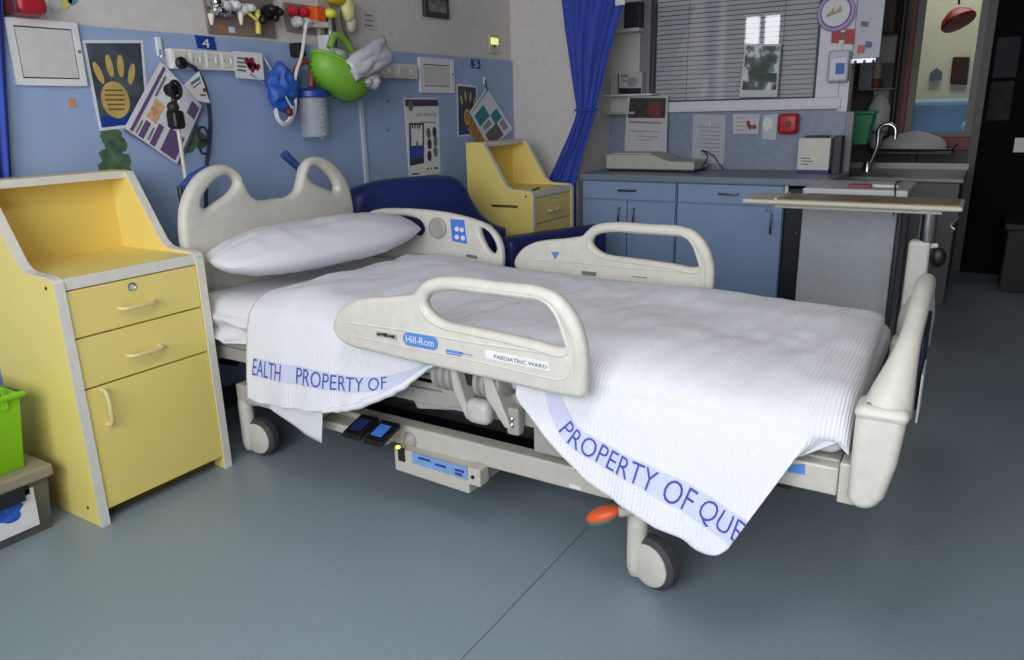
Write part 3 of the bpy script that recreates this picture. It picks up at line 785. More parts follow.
for i in range(NS+1):
    s = i/NS
    row = [S_top(s, q) for q in QT] + [S_drape(s, t) for t in TD]
    rows.append(row); d = 0
    for j, p in enumerate(row):
        if j: d += (p-row[j-1]).length
        uvs.append((p.y*1.0 if j < len(QT) else p.y*1.0, d))
last = rows[-1]
for dy_, dz_, ins in ((.02, .0, .010), (.045, .002, .022), (.062, .008, .030), (.075, .020, .027), (.078, .05, .028), (.078, .10, .028)):
    r2 = []
    for j, p in enumerate(last):
        if j < len(QT):
            k = smoothstep(.85, 1.0, QT[j])
            r2.append(V((p.x+.018*k*dy_/.07, p.y-dy_, max(p.z-dz_, min(p.z, .520)))))
        else:
            t = TD[j-len(QT)]; k = max(0, 1-5*t)
            r2.append(V((p.x+ins+.01*k, p.y-dy_*k*.8, p.z-.004*k)))
        uvs.append((p.y-dy_-dz_, uvs[NS*len(last)+j][1]))
    rows.append(r2)
mb.grid(rows); mb.uv = uvs
blk = tag(mb.build('blanket', BLK, smooth=True, solid=.004, merge=False), 'white cellular blanket with blue woven lettering spread over the bed', 'blanket')
def invert(y, z):
    def ty(s):
        yt, hx, hy, hz = H(s); zt = lerp_list(ZT, yt)-drop(yt, hz)
        t = (z-zt)/min(hz-zt, -1e-3)
        return yt+(hy-yt)*t, t
    lo, hi = 0.0, 1.0
    for _ in range(40):
        m_ = (lo+hi)/2
        if ty(m_)[0] > y: lo = m_
        else: hi = m_
    return lo, ty(lo)[1]
def on_drape(y, z, off=.0035):
    s, t = invert(y, z); p = S_drape(s, min(max(t, .01), 1.04))
    return V((p.x-off, p.y, p.z))
def band_curve(pix, x):
    pts = [(lambda p: (p.y, p.z))(at(a, b, 'x', x)) for a, b in pix]
    return catmull(pts, 12, closed=False)
def along(cv, u):
    L = [0]
    for a, b in zip(cv, cv[1:]): L.append(L[-1]+math.hypot(b[0]-a[0], b[1]-a[1]))
    d = u*L[-1]; i = 0
    while i < len(cv)-2 and L[i+1] < d: i += 1
    k = (d-L[i])/max(L[i+1]-L[i], 1e-9)
    a, b = cv[i], cv[i+1]
    t = V((b[0]-a[0], b[1]-a[1])).normalized()
    nrm = V((t.y, -t.x))
    if nrm.y < 0: nrm = -nrm
    return V((a[0]+(b[0]-a[0])*k, a[1]+(b[1]-a[1])*k)), nrm
def woven(cv, widths, texts, nm):
    g = []
    for i in range(61):
        u = i/60; c, n = along(cv, u); w = lerp_list(widths, u)
        g.append([on_drape(*(c+n*w*k), .0025) for k in (-.56, -.3, 0, .3, .56)])
    bd = MB().grid(g).build('woven_band', BAND, blk, smooth=True)
    bd['label'] = nm
    for s_, u0, u1 in texts:
        vs, fs, x0, x1, y0, y1 = text_geo(s_, 0, .006)
        bm = bmesh.new(); bv = [bm.verts.new(v) for v in vs]
        for f in fs:
            try: bm.faces.new([bv[i] for i in f])
            except Exception: pass
        bmesh.ops.triangulate(bm, faces=bm.faces)
        bmesh.ops.subdivide_edges(bm, edges=bm.edges, cuts=1)
        bm.verts.index_update(); out = []
        for v in bm.verts:
            u = u0+(u1-u0)*(v.co.x-x0)/(x1-x0); c, n = along(cv, u); w = lerp_list(widths, u)
            out.append(on_drape(*(c+n*w*((v.co.y-y0)/(y1-y0)-.5)), .0045))
        fcs = [tuple(v.index for v in f.verts) for f in bm.faces]; bm.free()
        t_ = MB().add(out, fcs).build('woven_lettering', INK, bd)
cv1 = band_curve([(248, 368), (270, 373), (300, 379), (330, 385), (350, 387), (375, 386), (400, 380), (420, 372)], 1.545)
woven(cv1, [(0, .054), (.3, .053), (.5, .046), (.75, .034), (1, .024)], [('EALTH', .002, .188), ('PROPERTY OF', .275, .78)], 'faded lilac band with blue lettering at the head end')
cv2 = band_curve([(532, 400), (545, 422), (563, 443), (592, 458), (615, 469), (640, 479), (665, 490), (685, 499), (705, 511), (725, 524), (746, 534)], 1.51)
woven(cv2, [(0, .03), (.12, .042), (.5, .046), (1, .056)], [('PROPERTY', .165, .625), ('OF', .665, .785), ('QUE', .815, .99)], 'lilac band with blue lettering near the foot end')
hp_ = [S_drape(.16+.215*i/40, 1.0)+V((-.004, 0, .004+.006*nz(i*.4, 1, 1))) for i in range(41)]
MB().tube(hp_, [.006+.006*math.sin(PI*i/40)+.003*nz(i*.3, 4, 2) for i in range(41)], 10).build('rolled_hem', BLK, blk, smooth=True)
# underside corner hanging below the hem
top = [(268, 400), (285, 405), (305, 408), (323, 409)]; bot = [(270, 408), (288, 421), (306, 434), (322, 443)]
g = []
for k in range(9):
    t = k/8; row = []
    for i in range(25):
        u = i/24*3; a = min(int(u), 2); f = u-a
        px = (top[a][0]*(1-f)+top[a+1][0]*f)*(1-t)+(bot[a][0]*(1-f)+bot[a+1][0]*f)*t
        py = (top[a][1]*(1-f)+top[a+1][1]*f)*(1-t)+(bot[a][1]*(1-f)+bot[a+1][1]*f)*t
        p = at(px, py, 'x', 1.562); p.x += .006*nz(p.y*9, p.z*3, 2); row.append(p)
    g.append(row)
MB().grid(g).build('turned_corner', SHEET, blk, smooth=True, solid=.003)
# ------------------------------------------------------------------ bedside lockers
def make_locker(x0, w, yf, yb, name_label):
    x1 = x0+w; T = .028
    L = thing('bedside_locker', name_label, 'locker', (x0+w/2, (yf+yb)/2, 0), 'yellow bedside lockers')
    prof = [(yf, 0), (yf, .794), (yf+.008, .806), (yf+.03, .811)] + [(yf+.130, .815), (yf+.160, .822), (yf+.185, .842)] + [(yf+.318, 1.058), (yf+.332, 1.076), (yf+.352, 1.082), (yb, 1.082), (yb, 0)]
    for xs in (x0, x1-T):
        sd = MB().prism([(xs, y, z) for y, z in prof], (T, 0, 0)).build('side_panel', YEL, L, bevel=.002)
        fr = prof[:9]
        em = MB()
        for (a, b) in zip(fr, fr[1:]):
            d = V((0, b[0]-a[0], b[1]-a[1])).normalized(); n = V((0, -d.z, d.y))*.0035
            if n.y > 0 and abs(d.z) > .1: n = -n
            if n.z < 0 and abs(d.z) <= .1: n = -n
            A, B = V((xs-.001, a[0], a[1])), V((xs-.001, b[0], b[1]))
            em.prism([A, B, B+n, A+n], (T+.002, 0, 0))
        em.build('edge_trim', EDGE, sd, bevel=.0008)
    dots = MB()
    for y, z in ((yf+.045, .782), (yf+.06, .055)):
        dots.lathe([(.006, 0), (.005, .002)], (x0-.0003, y, z), (-1, 0, 0), 12)
    dots.build('screw_cap', mat('brown_cap', (60, 44, 24), .5), L)
    a, b = x0+T, x1-T
    MB().box((a, yb-.03, .03), (b, yb-.012, 1.07)).build('back_panel', YELIN, L)
    sh = MB().box((a, yf+.012, .780), (b, yb-.03, .806)).build('open_shelf', YEL, L)
    MB().box((a, yf+.002, .772), (b, yf+.012, .807)).build('edge_trim', EDGE, sh, bevel=.001)
    tp = MB().box((a, yf+.345, 1.06), (b, yb-.012, 1.082)).build('top_board', YEL, L)
    MB().box((a, yf+.335, 1.056), (b, yf+.346, 1.082)).build('edge_trim', EDGE, tp, bevel=.001)
    MB().box((a, yf+.02, .045), (b, yb-.03, .06)).build('floor_board', YEL, L)
    MB().box((a, yf+.06, .0), (b, yf+.075, .05)).build('plinth', mat('brown_plinth', (92, 78, 50), .6), L)
    HAND = mat('pale_handle', (216, 202, 150), .4)
    def handle(c, d, ln, par):
        d = V(d); o = V((0, -1, 0)); pts = []
        for k, h in ((-1, 0), (-.94, .018), (-.75, .026), (-.3, .030), (.3, .030), (.75, .026), (.94, .018), (1, 0)):
            pts.append(V(c)+d*ln/2*k+o*h)
        MB().tube(catmull([tuple(p) for p in pts], 4, False), .0068, 8).build('handle', HAND, par, smooth=True)
    cx = (a+b)/2
    zz = [.770, .620, .458, .050]
    for i in range(2):
        dr = MB().box((a+.002, yf+.003, zz[i+1]+.003), (b-.002, yf+.022, zz[i]-.002)).build('drawer', YEL, L, bevel=.0015)
        handle((cx-.01, yf+.003, (zz[i]+zz[i+1])/2-.012), (1, 0, 0), .115, dr)
        if i == 0:
            MB().lathe([(.014, 0), (.014, .004), (.010, .005), (.009, .002)], (cx-.015, yf+.004, zz[0]-.028), (0, -1, 0), 20).build('lock', CHROME, dr, smooth=True)
    do = MB().box((a+.002, yf+.003, zz[3]), (b-.002, yf+.022, zz[2]-.003)).build('door', YEL, L, bevel=.0015)
    handle((a+.055, yf+.003, .385), (0, 0, 1), .115, do)
    return L
lk = make_locker(1.104, .502, 2.264, 2.715, 'yellow bedside locker with two drawers beside the bed head, nearest the camera')
lk2 = copy_tree(lk); lk2.location = lk.location + V((2.610, -.094, 0))
lk2['label'] = 'yellow bedside locker in the far corner beside the blue sofa'
sl_ = MB().box((3.7105, 2.27, .715), (3.7145, 2.45, .729)).build('side_slot', mat('slot_brown', (90, 70, 36), .6), lk2)
pn = at(548, 187, 'z', .80)
tag(MB().tube([(3.80, 2.22, .812), (3.93, 2.25, .812)], .005, 8).build('pen', mat('dark_green_pen', (26, 60, 46), .4), smooth=True), 'dark green pen lying on the far yellow locker', 'pen')

# ------------------------------------------------------------------ boxes on the floor at the left
bx0 = at(57, 525, 'z', 0)
BXR, BYF = bx0.x, bx0.y
sb = thing('storage_box', 'clear grey plastic storage box with beige lid on the floor left of the locker', 'box', (BXR-.2, BYF+.16, 0))
CLR = mat('smoky_clear_plastic', (96, 96, 92), .35, alpha=.93)
zt_ = .185
b0 = MB()
def tub(x0, y0, x1, y1, z0, z1, tp, t=.006):
    m_ = MB()
    A = [(x0+tp, y0+tp, z0), (x1-tp, y0+tp, z0), (x1-tp, y1-tp, z0), (x0+tp, y1-tp, z0)]
    B = [(x0, y0, z1), (x1, y0, z1), (x1, y1, z1), (x0, y1, z1)]
    C = [(x0+t, y0+t, z1), (x1-t, y0+t, z1), (x1-t, y1-t, z1), (x0+t, y1-t, z1)]
    D = [(x0+tp+t, y0+tp+t, z0+t), (x1-tp-t, y0+tp+t, z0+t), (x1-tp-t, y1-tp-t, z0+t), (x0+tp+t, y1-tp-t, z0+t)]
    fs = [(3, 2, 1, 0), (12, 13, 14, 15)]
    for o, p in ((0, 4), (4, 8), (8, 12)):
        for i in range(4): fs.append((o+i, o+(i+1) % 4, p+(i+1) % 4, p+i))
    return m_.add(A+B+C+D, fs)
tub(BXR-.44, BYF-.01, BXR, BYF+.25, 0, zt_, .012).build('tub', CLR, sb, smooth=True, bevel=.006)
MB().box((BXR-.455, BYF-.026, zt_-.006), (BXR+.015, BYF+.265, zt_+.036)).build('lid', mat('beige_lid', (146, 136, 118), .45), sb, bevel=.010, seg=3)
MB().box((BXR-.43, BYF-.012, zt_-.04), (BXR-.06, BYF-.004, zt_-.008)).build('dark_contents_band', DARK, sb)
MB().box((BXR-.16, BYF-.03, zt_-.05), (BXR-.08, BYF-.012, zt_-.002)).build('lid_clip', DARK, sb, bevel=.004)
p = [at(x, y, 'y', BYF-.012) for x, y in ((-12, 508), (33, 487), (40, 524), (-8, 545))]
lab = MB().prism(p, (0, .003, 0)).build('paper_label', PAPER, sb)
bl = MB()
c = at(9, 514, 'y', BYF-.0125)
def blob(c, rx, rz, n, axis='y', seed=0, th=.001, wob=.25):
    pts = []
    for i in range(n):
        a = 2*PI*i/n; k = 1+wob*nz(math.cos(a)*1.5+seed, math.sin(a)*1.5, seed)
        u, w = rx*k*math.cos(a), rz*k*math.sin(a)
        pts.append(V(c)+(V((u, 0, w)) if axis == 'y' else V((0, u, w))))
    return MB().prism(pts, (0, th, 0) if axis == 'y' else (th, 0, 0))
blob(c, .045, .027, 26, 'y', 3, .002, .5).build('printed_blue_shape', mat('print_blue', (36, 92, 190), .6, noise_amt=.4, scale=60), lab)
gz = zt_+.036
gr = thing('green_tub', 'lime green plastic tub standing on the storage box lid', 'tub', (BXR-.2, BYF+.1, gz))
g1 = at(24, 440, 'y', BYF+.02)
GX = g1.x
tub(GX-.34, BYF+.0, GX+.008, BYF+.22, gz, gz+.245, .022).build('body', GREENP, gr, smooth=True, bevel=.006)
rm = MB()
rx0, rx1, ry0, ry1, rz = GX-.345, GX+.014, BYF-.006, BYF+.226, gz+.242
rm.tube([(rx0, ry0, rz), (rx1, ry0, rz), (rx1, ry1, rz), (rx0, ry1, rz)], .0095, 8, closed=True)
rm.build('rim', GREENP, gr, smooth=True)
MB().box((GX-.05, BYF-.006, gz+.205), (GX-.03, BYF+.004, gz+.235)).build('lug', GREENP, gr, bevel=.003)
MB().box((GX-.06, BYF+.03, gz+.236), (GX-.03, BYF+.05, gz+.27)).build('dark_clip', DARK, gr, bevel=.003)

# ------------------------------------------------------------------ blue sofa
so = thing('sofa', 'navy blue vinyl day sofa standing at an angle beyond the bed', 'sofa', (3.3, 2.2, 0))
O_, D_ = V((2.66, 2.56, 0)), V((.921, -.390, 0)).normalized(); N_ = V((-D_.y, D_.x, 0))
def sofa_pt(u, w, z): return O_ + D_*u - N_*w + V((0, 0, z))
bk = [(0, .30), (.0, .80), (.03, .89), (.13, .928), (.35, .942), (.55, .938), (.615, .925), (.66, .885), (.71, .80), (.77, .72), (.86, .655), (.92, .632), (.92, .50), (.92, .30)]
bk = catmull(bk[1:-2], 5, False)
o_ = sofa_pt(0, 0, 0)
plate('backrest', [[(0, .30)]+bk+[(.90, .30)]], tuple(o_ + N_*.075), tuple(D_), ZU, .15, .055, NAVY, so)
def slab3(nm, u0, u1, w0, w1, z0, z1, m, bv):
    p = [sofa_pt(u0, w0, z0), sofa_pt(u1, w0, z0), sofa_pt(u1, w1, z0), sofa_pt(u0, w1, z0)]
    return MB().prism(p, (0, 0, z1-z0)).build(nm, m, so, smooth=True, bevel=bv, seg=4)
slab3('side_cushion', .82, 1.54, .0, .14, .12, .600, NAVY, .045)
slab3('seat', .36, 1.46, .14, .62, .22, .46, NAVY, .05)
slab3('base', .38, 1.44, .03, .58, .07, .24, mat('dark_navy_base', (24, 30, 62), .6), .01)
for u in (.45, 1.38):
    for w in (.1, .52): MB().lathe([(.02, 0), (.025, .08)], sofa_pt(u, w, 0), ZU, 12).build('foot', DARK, so)

# ------------------------------------------------------------------ counter
c1 = thing('base_cabinet', 'blue base cabinet with one drawer over two doors, left under the worktop', 'cabinet', (4.7, 1.89, 0), 'blue base cabinets')
c2 = thing('base_cabinet', 'blue base cabinet with one drawer over a single wide door, right under the worktop', 'cabinet', (4.7, 1.26, 0), 'blue base cabinets')
XC = 4.43
def front(par, nm, y0, y1, z0, z1):
    return MB().box((XC-.018, y0+.003, z0+.003), (XC, y1-.003, z1-.003)).build(nm, CABBLUE, par, bevel=.002)
def bow(par, c, d, ln, m=STEEL):
    c, d = V(c), V(d)
    pts = [c+d*ln/2*k+V((-h, 0, 0)) for k, h in ((-1, 0), (-.93, .02), (-.6, .027), (.6, .027), (.93, .02), (1, 0))]
    MB().tube(pts, .006, 8).build('handle', m, par, smooth=True)
for par, a, b in ((c1, 1.575, 2.205), (c2, .945, 1.565)):
    MB().box((XC, a, .10), (4.985, b, .815)).build('carcass', CABBLUE, par)
    MB().box((XC+.05, a, 0), (4.98, b, .10)).build('plinth', DARK, par)
    dr = front(par, 'drawer', a, b, .70, .815)
    bow(dr, (XC-.018, (a+b)/2, .762), (0, 1, 0), .115, mat('dark_handle', (70, 78, 92), .3, .6) if par is c1 else STEEL)
mid = 1.575+.63*.5
dl = front(c1, 'door', mid, 2.205, .10, .697); bow(dl, (XC-.018, mid+.05, .60), (0, 0, 1), .10, mat('dark_handle', (70, 78, 92), .3, .6))
dr_ = front(c1, 'door', 1.575, mid, .10, .697); bow(dr_, (XC-.018, mid-.05, .60), (0, 0, 1), .10, mat('dark_handle', (70, 78, 92), .3, .6))
d2_ = front(c2, 'door', .945, 1.565, .10, .697); bow(d2_, (XC-.018, 1.00, .60), (0, 0, 1), .11)
MB().lathe([(.010, 0), (.009, .008)], (XC-.018, 1.012, .672), (-1, 0, 0), 12).lathe([(.008, 0), (.007, .008)], (XC-.018, 1.035, .676), (-1, 0, 0), 12).build('lock', STEEL, d2_)
ep = MB().box((XC+.02, .80, 0), (4.98, .94, .80)).build('end_panel', BLACK, c2, bevel=.003)
sc_ = MB()
for z in (.75, .55, .35): sc_.lathe([(.006, 0), (.005, .003)], (XC+.02, .868, z), (-1, 0, 0), 10)
sc_.build('screw_heads', CHROME, ep)
MB().box((XC-.01, .925, .70), (XC, .942, .815)).build('white_edge', WHITE, c2)
wt = MB().box((4.395, .70, .818), (4.985, 2.215, .858)).build('worktop', COUNTER, bevel=.006, seg=3)
tag(wt, 'grey speckled worktop over the blue base cabinets', 'worktop')

# baby scale
XS = 4.62
a = at(605, 150, 'x', XS); b = at(697, 160, 'x', XS)
yl, yr = at(606, 158, 'x', XS).y, at(694, 164, 'x', XS).y
SCALE = mat('grey_scale_plastic', (182, 184, 176), .45)
bs = thing('baby_scale', 'long low pale grey scale with a flex standing on the worktop', 'scale', (4.7, (yl+yr)/2, .858))
MB().box((XS+.02, yr+.01, .858), (XS+.26, yl-.01, .875)).build('base', DARK, bs, bevel=.004)
n = 24; top = []
for i in range(n+1):
    t = i/n; y = yl+(yr-yl)*t
    top.append((y, .968-.038*smoothstep(.52, .74, t)-.004*t))
MB().prism([(XS, yl, .874), (XS, yr, .874)]+[(XS, y, z) for y, z in reversed(top)], (.28, 0, 0)).build('body', SCALE, bs, bevel=.008, seg=3)
MB().box((XS+.04, yl+(yr-yl)*.05, .964), (XS+.24, yl+(yr-yl)*.5, .974)).build('tray_pad', mat('pale_pad', (196, 196, 190), .6), bs, bevel=.004)
cd = catmull([(XS+.15, yr-.002, .885), (XS+.17, yr-.03, .95), (XS+.2, yr+.02, .985), (XS+.2, yr-.06, .95), (XS+.22, yr-.09, .90), (XS+.24, yr-.12, .8635)], 8, False)
MB().tube(cd, .004, 6).build('flex', DARK, bs, smooth=True)

def quad(name, px, axis, val, th, m, parent=None, bevel=0):
    """flat sheet whose corners the photograph shows at these pixels, on the plane axis = val, th thick"""
    p = [at(x, y, axis, val) for x, y in px]
    return MB().prism(p, (th, 0, 0) if axis == 'x' else (0, th, 0)).build(name, m, parent, bevel=bevel)
def lines(name, rects, axis, val, th, m, parent):
    mb = MB()
    for (x0, y0, x1, y1, h) in rects:
        p0, p1 = at(x0, y0, axis, val), at(x1, y1, axis, val)
        u = (p1-p0); k = V((0, 0, h/2))
        mb.prism([p0-k, p1-k, p1+k, p0+k], (th, 0, 0) if axis == 'x' else (0, th, 0))
    return mb.build(name, m, parent)
# papers and boxes along the splashback
nb = thing('notice_board_card', 'tall standing notice card with a dark photo above text behind the scale', 'notice', at(645, 148, 'x', 4.93))
quad('card', ((627, 95), (668, 96), (666, 163), (624, 162)), 'x', 4.93, .006, mat('card_white', (190, 190, 192), .7), nb)
quad('photo', ((630, 98), (666, 98), (665, 118), (628, 118)), 'x', 4.928, .002, mat('dark_photo', (52, 44, 44), .5, noise_amt=.4, scale=25), nb)
pc_ = at(655, 109, 'x', 4.927); blob(pc_, .055, .05, 20, 'x', 2, .001).build('red_blur', mat('red_photo_patch', (112, 52, 48), .6, noise_amt=.4, scale=30), nb)
lines('heading', [(629, 122, 661, 123, .012)], 'x', 4.928, .002, mat('pink_print', (170, 110, 120), .7), nb)
lines('text_rows', [(630, 131, 660, 132, .006), (638, 136, 658, 137, .006), (638, 140, 650, 140, .006)], 'x', 4.928, .002, mat('pale_text', (140, 144, 160), .7), nb)
n2 = tag(quad('notice_sheet', ((693, 114), (726, 115), (724, 164), (692, 163)), 'x', 4.978, .004, mat('sheet_grey_white', (176, 180, 188), .5)), 'white laminated text sheet stuck to the splashback right of the scale', 'notice')
lines('text_rows', [(699, 127+4*i, 720, 127.6+4*i, .005) for i in range(8)], 'x', 4.976, .001, mat('pale_text', (140, 144, 160), .7), n2)
lines('glare_mark', [(709, 122, 710, 128, .03)], 'x', 4.976, .001, PAPER, n2)
n3 = tag(quad('notice_sheet', ((733, 114), (760, 114), (758, 134), (733, 134)), 'x', 4.978, .004, mat('sheet_pinkish', (196, 192, 196), .5)), 'small white sheet with red hand marks under the window frame', 'notice')
for i, (x, y) in enumerate(((748, 123), (750, 127), (754, 127))):
    blob(at(x, y, 'x', 4.9775), .014, .014, 14, 'x', i+4, -.001, .6).build('red_mark', mat('dull_red_print', (140, 50, 70), .7), n3)
lines('text_rows', [(736, 118+4*i, 745, 118+4*i, .004) for i in range(4)], 'x', 4.9765, .001, TEXTG, n3)
n4 = tag(quad('notice_sheet', ((763, 115), (778, 114), (776, 140), (762, 139)), 'x', 4.978, .004, mat('sheet_pale', (188, 192, 200), .4)), 'narrow pale sheet beside the red box under the window frame', 'notice')
blob(at(768, 124, 'x', 4.9775), .03, .04, 16, 'x', 8, -.001, .5).build('white_patch', WHITE, n4)
rb = at(787, 124, 'x', 4.93)
r_ = tag(MB().box((4.90, at(797, 124, 'x', 4.9).y, at(787, 134, 'x', 4.9).z), (4.987, at(777, 124, 'x', 4.9).y, at(787, 113.5, 'x', 4.9).z)).build('alarm_box', RED, smooth=True, bevel=.02, seg=4), 'red rounded box mounted under the window frame', 'alarm box')
MB().lathe([(.02, 0), (.018, .006)], (4.90, rb.y-.01, rb.z), (-1, 0, 0), 18).build('button', mat('dark_red_button', (128, 14, 18), .4), r_, smooth=True)
# glove / tissue box at the worktop end
XG = 4.75
ya, yb_ = at(798, 150, 'x', XG).y, at(830, 150, 'x', XG).y
zb_, zt2 = .858, at(815, 138, 'x', XG).z
gb = thing('glove_box_holder', 'white upright box with pale front and dark blue foot at the end of the worktop', 'box', (XG, (ya+yb_)/2, zb_))
MB().box((XG, yb_, zb_+.02), (XG+.12, ya, zt2)).build('carton', mat('carton_white', (206, 206, 204), .5), gb, bevel=.003)
MB().box((XG-.004, yb_+.012, zb_+.055), (XG, ya-.03, zt2-.01)).build('front_panel', mat('cream_panel', (214, 210, 196), .5), gb)
MB().box((XG-.002, yb_-.002, zb_), (XG+.122, ya+.002, zb_+.022)).build('blue_foot', mat('deep_blue', (34, 34, 110), .5), gb)
MB().box((XG+.02, yb_+.02, zt2), (XG+.1, ya-.03, zt2+.012)).build('dark_opening', DARK, gb, bevel=.003)
lines('text_rows', [(801, 158, 810, 158.5, .006), (801, 161, 813, 161.5, .006), (801, 164, 808, 164.3, .006)], 'x', XG-.006, .002, TEXTG, gb)
tag(MB().box((XG+.04, yb_-.055, .858), (XG+.13, yb_-.01, zt2+.01)).build('carton_and_shadow_block', mat('shadow_grey_block', (58, 58, 64), .6), bevel=.003), 'dark grey block standing in for the shadow behind the white upright box on the worktop', 'carton')  # block coloured as the dark shadow beside the upright box
# window poster, round plaque, cards, dispenser
XP = 4.965
po = thing('window_poster', 'green and white photo poster stuck on the window glass', 'poster', at(758, 97, 'x', XP))
quad('sheet', ((745, 44), (781, 44), (777, 97), (739, 97)), 'x', XP, .003, mat('poster_white', (196, 202, 204), .5), po)
def poster_print():
    m = mat('poster_print', (70, 100, 80), .4, noise_amt=0); nt = m.node_tree; b = nt.nodes['Principled BSDF']
    tc = nt.nodes.new('ShaderNodeTexCoord'); n = nt.nodes.new('ShaderNodeTexNoise'); n.inputs['Scale'].default_value = 11; n.inputs['Detail'].default_value = 5
    r = nt.nodes.new('ShaderNodeValToRGB')
    for i, (p_, c_) in enumerate(((.3, (16, 24, 22)), (.45, (44, 70, 58)), (.52, (96, 112, 112)), (.58, (210, 214, 220)))):
        e = r.color_ramp.elements[i] if i < 2 else r.color_ramp.elements.new(p_)
        e.position = p_; e.color = lin(c_)
    nt.links.new(tc.outputs['Object'], n.inputs['Vector']); nt.links.new(n.outputs['Fac'], r.inputs['Fac']); nt.links.new(r.outputs['Color'], b.inputs['Base Color'])
    return m
quad('photo', ((746, 46), (780, 46), (776, 90), (742, 90)), 'x', XP-.002, .002, poster_print(), po)
quad('green_block', ((764, 73), (777, 73), (776, 82), (763, 82)), 'x', XP-.003, .001, mat('deep_green_print', (20, 74, 52), .5), po)
pq = at(836, 12, 'x', 4.94)
rp = thing('round_plaque', 'round white plaque with purple rim hung right of the window', 'plaque', pq)
MB().lathe([(.102, 0), (.106, .01), (.098, .02), (.08, .022)], pq+V((.02, 0, 0)), (-1, .12, 0), 40).build('rim', mat('lilac_rim', (178, 160, 206), .5), rp, smooth=True)
MB().lathe([(.086, 0), (.086, .003)], pq+V((-.0025, 0, 0)), (-1, .12, 0), 40).build('purple_ring', mat('purple_ring', (120, 70, 150), .5), rp)
MB().lathe([(.078, 0), (.078, .004)], pq+V((-.004, 0, 0)), (-1, .12, 0), 40).build('face', PAPER, rp)
mk = MB()
for i in range(7):
    yy = pq.y+.045-.013*i; zz_ = pq.z-.012+.004*i
    mk.box((pq.x-.012, yy-.008, zz_-.012), (pq.x-.0085, yy+.003, zz_+.012+.01*((i*7) % 3-1)))
mk.build('gold_motif', mat('gold_print', (176, 150, 110), .6), rp)
rc = thing('red_card', 'red card with white patches below the round plaque', 'card', at(843, 43, 'x', 4.96))
quad('card', ((832, 29), (855, 29), (854, 44), (831, 43)), 'x', 4.960, .004, mat('red_card', (170, 34, 36), .5), rc)
lines('white_patches', [(839, 42, 844, 42, .02), (841, 31, 845, 31, .012)], 'x', 4.958, .002, PAPER, rc)
lines('grey_patch', [(842, 36, 846, 36, .03)], 'x', 4.958, .002, TEXTG, rc)
yb1, yb0 = at(829, 60, 'x', 4.93).y, at(850, 60, 'x', 4.93).y
ds = thing('paper_dispenser', 'white wall dispenser with a blue label right of the window', 'dispenser', at(838, 84, 'x', 4.94))
MB().box((4.90, yb0, at(838, 82, 'x', 4.9).z), (4.985, yb1, at(838, 50, 'x', 4.9).z)).build('case', mat('dispenser_grey', (186, 186, 198), .4), ds, bevel=.012, seg=3)
MB().box((4.896, yb0+.012, at(838, 80, 'x', 4.9).z), (4.902, yb1-.012, at(838, 58, 'x', 4.9).z)).build('front_cover', mat('dispenser_white', (206, 206, 216), .4), ds, bevel=.002)
quad('blue_label', ((836, 63), (845, 63), (844, 74), (835, 74)), 'x', 4.893, .004, mat('strong_blue', (40, 104, 184), .5), ds)
# stickers on the white board edge
for nm, px, m_, lb_ in (('sticker', ((858, 45), (865, 45), (864, 53), (857, 53)), RED, 'red sticker on the white board edge right of the dispenser'),
                        ('sticker', ((866, 41), (872, 42), (871, 48), (865, 47)), mat('sticker_teal', (60, 110, 150), .5), 'blue grey sticker above the silver clips on the white board edge'),
                        ('sticker', ((861, 21), (869, 22), (868, 27), (861, 26)), mat('sticker_brown', (120, 84, 96), .5), 'small brown pink sticker high on the white board edge')):
    tag(quad(nm, px, 'x', 4.965, .003, m_), lb_, 'sticker', 'stickers on the white board edge')
pp_ = at(872, 60, 'x', 4.96)
sp = thing('coat_hook', 'silver hooks at the lower end of the white board edge', 'hook', pp_)
for k in range(3):
    b_ = V((4.975, at(856+9*k, 58+k, 'x', 4.975).y, pp_.z))
    MB().tube(catmull([tuple(b_), tuple(b_+V((-.03, 0, -.005))), tuple(b_+V((-.045, 0, -.03))), tuple(b_+V((-.03, 0, -.045)))], 5, False), .005, 8).build('prong', STEEL, sp, smooth=True)
MB().box((4.972, pp_.y-.02, pp_.z-.015), (4.98, pp_.y+.13, pp_.z+.015)).build('plate', STEEL, sp, bevel=.003)

# shelves left of the window with their boxes
s1y1, s1y0 = at(611, 28, 'x', 4.9).y, at(640, 29, 'x', 4.9).y
zs1, zs2 = at(630, 28, 'x', 4.88).z, at(630, 94, 'x', 4.88).z
tag(MB().box((4.88, s1y0, zs1-.022), (5.0, 2.28, zs1)).build('wall_shelf', FRAMEW, bevel=.002), 'short white wall shelf at top left of the window, behind the curtain', 'shelf', 'white wall shelves')
y2 = at(652, 96, 'x', 4.88).y
tag(MB().box((4.88, y2, zs2-.012), (5.0, 2.28, zs2)).build('wall_shelf', FRAMEW, bevel=.002), 'lower white wall shelf holding the patterned carton', 'shelf', 'white wall shelves')
tag(MB().box((4.90, at(640, 15, 'x', 4.9).y, zs1), (4.99, at(624, 15, 'x', 4.9).y, zs1+.16)).build('carton_and_shadow_block', mat('dark_green_carton', (38, 44, 46), .5, noise_amt=.4, scale=20), bevel=.003), 'dark carton on the upper wall shelf beside the curtain', 'carton')
mb_ = thing('mask_carton', 'white carton with black band and round picture on the lower wall shelf', 'carton', at(628, 94, 'x', 4.9))
ya, yb_ = at(614, 85, 'x', 4.9).y, at(642, 85, 'x', 4.9).y; zt2 = at(628, 73, 'x', 4.9).z
MB().box((4.90, yb_, zs2), (4.99, ya, zt2)).build('carton', mat('carton_grey_white', (180, 178, 176), .5), mb_, bevel=.002)
quad('black_band', ((619, 88), (641, 88), (641, 94), (619, 94)), 'x', 4.898, .002, BLACK, mb_)
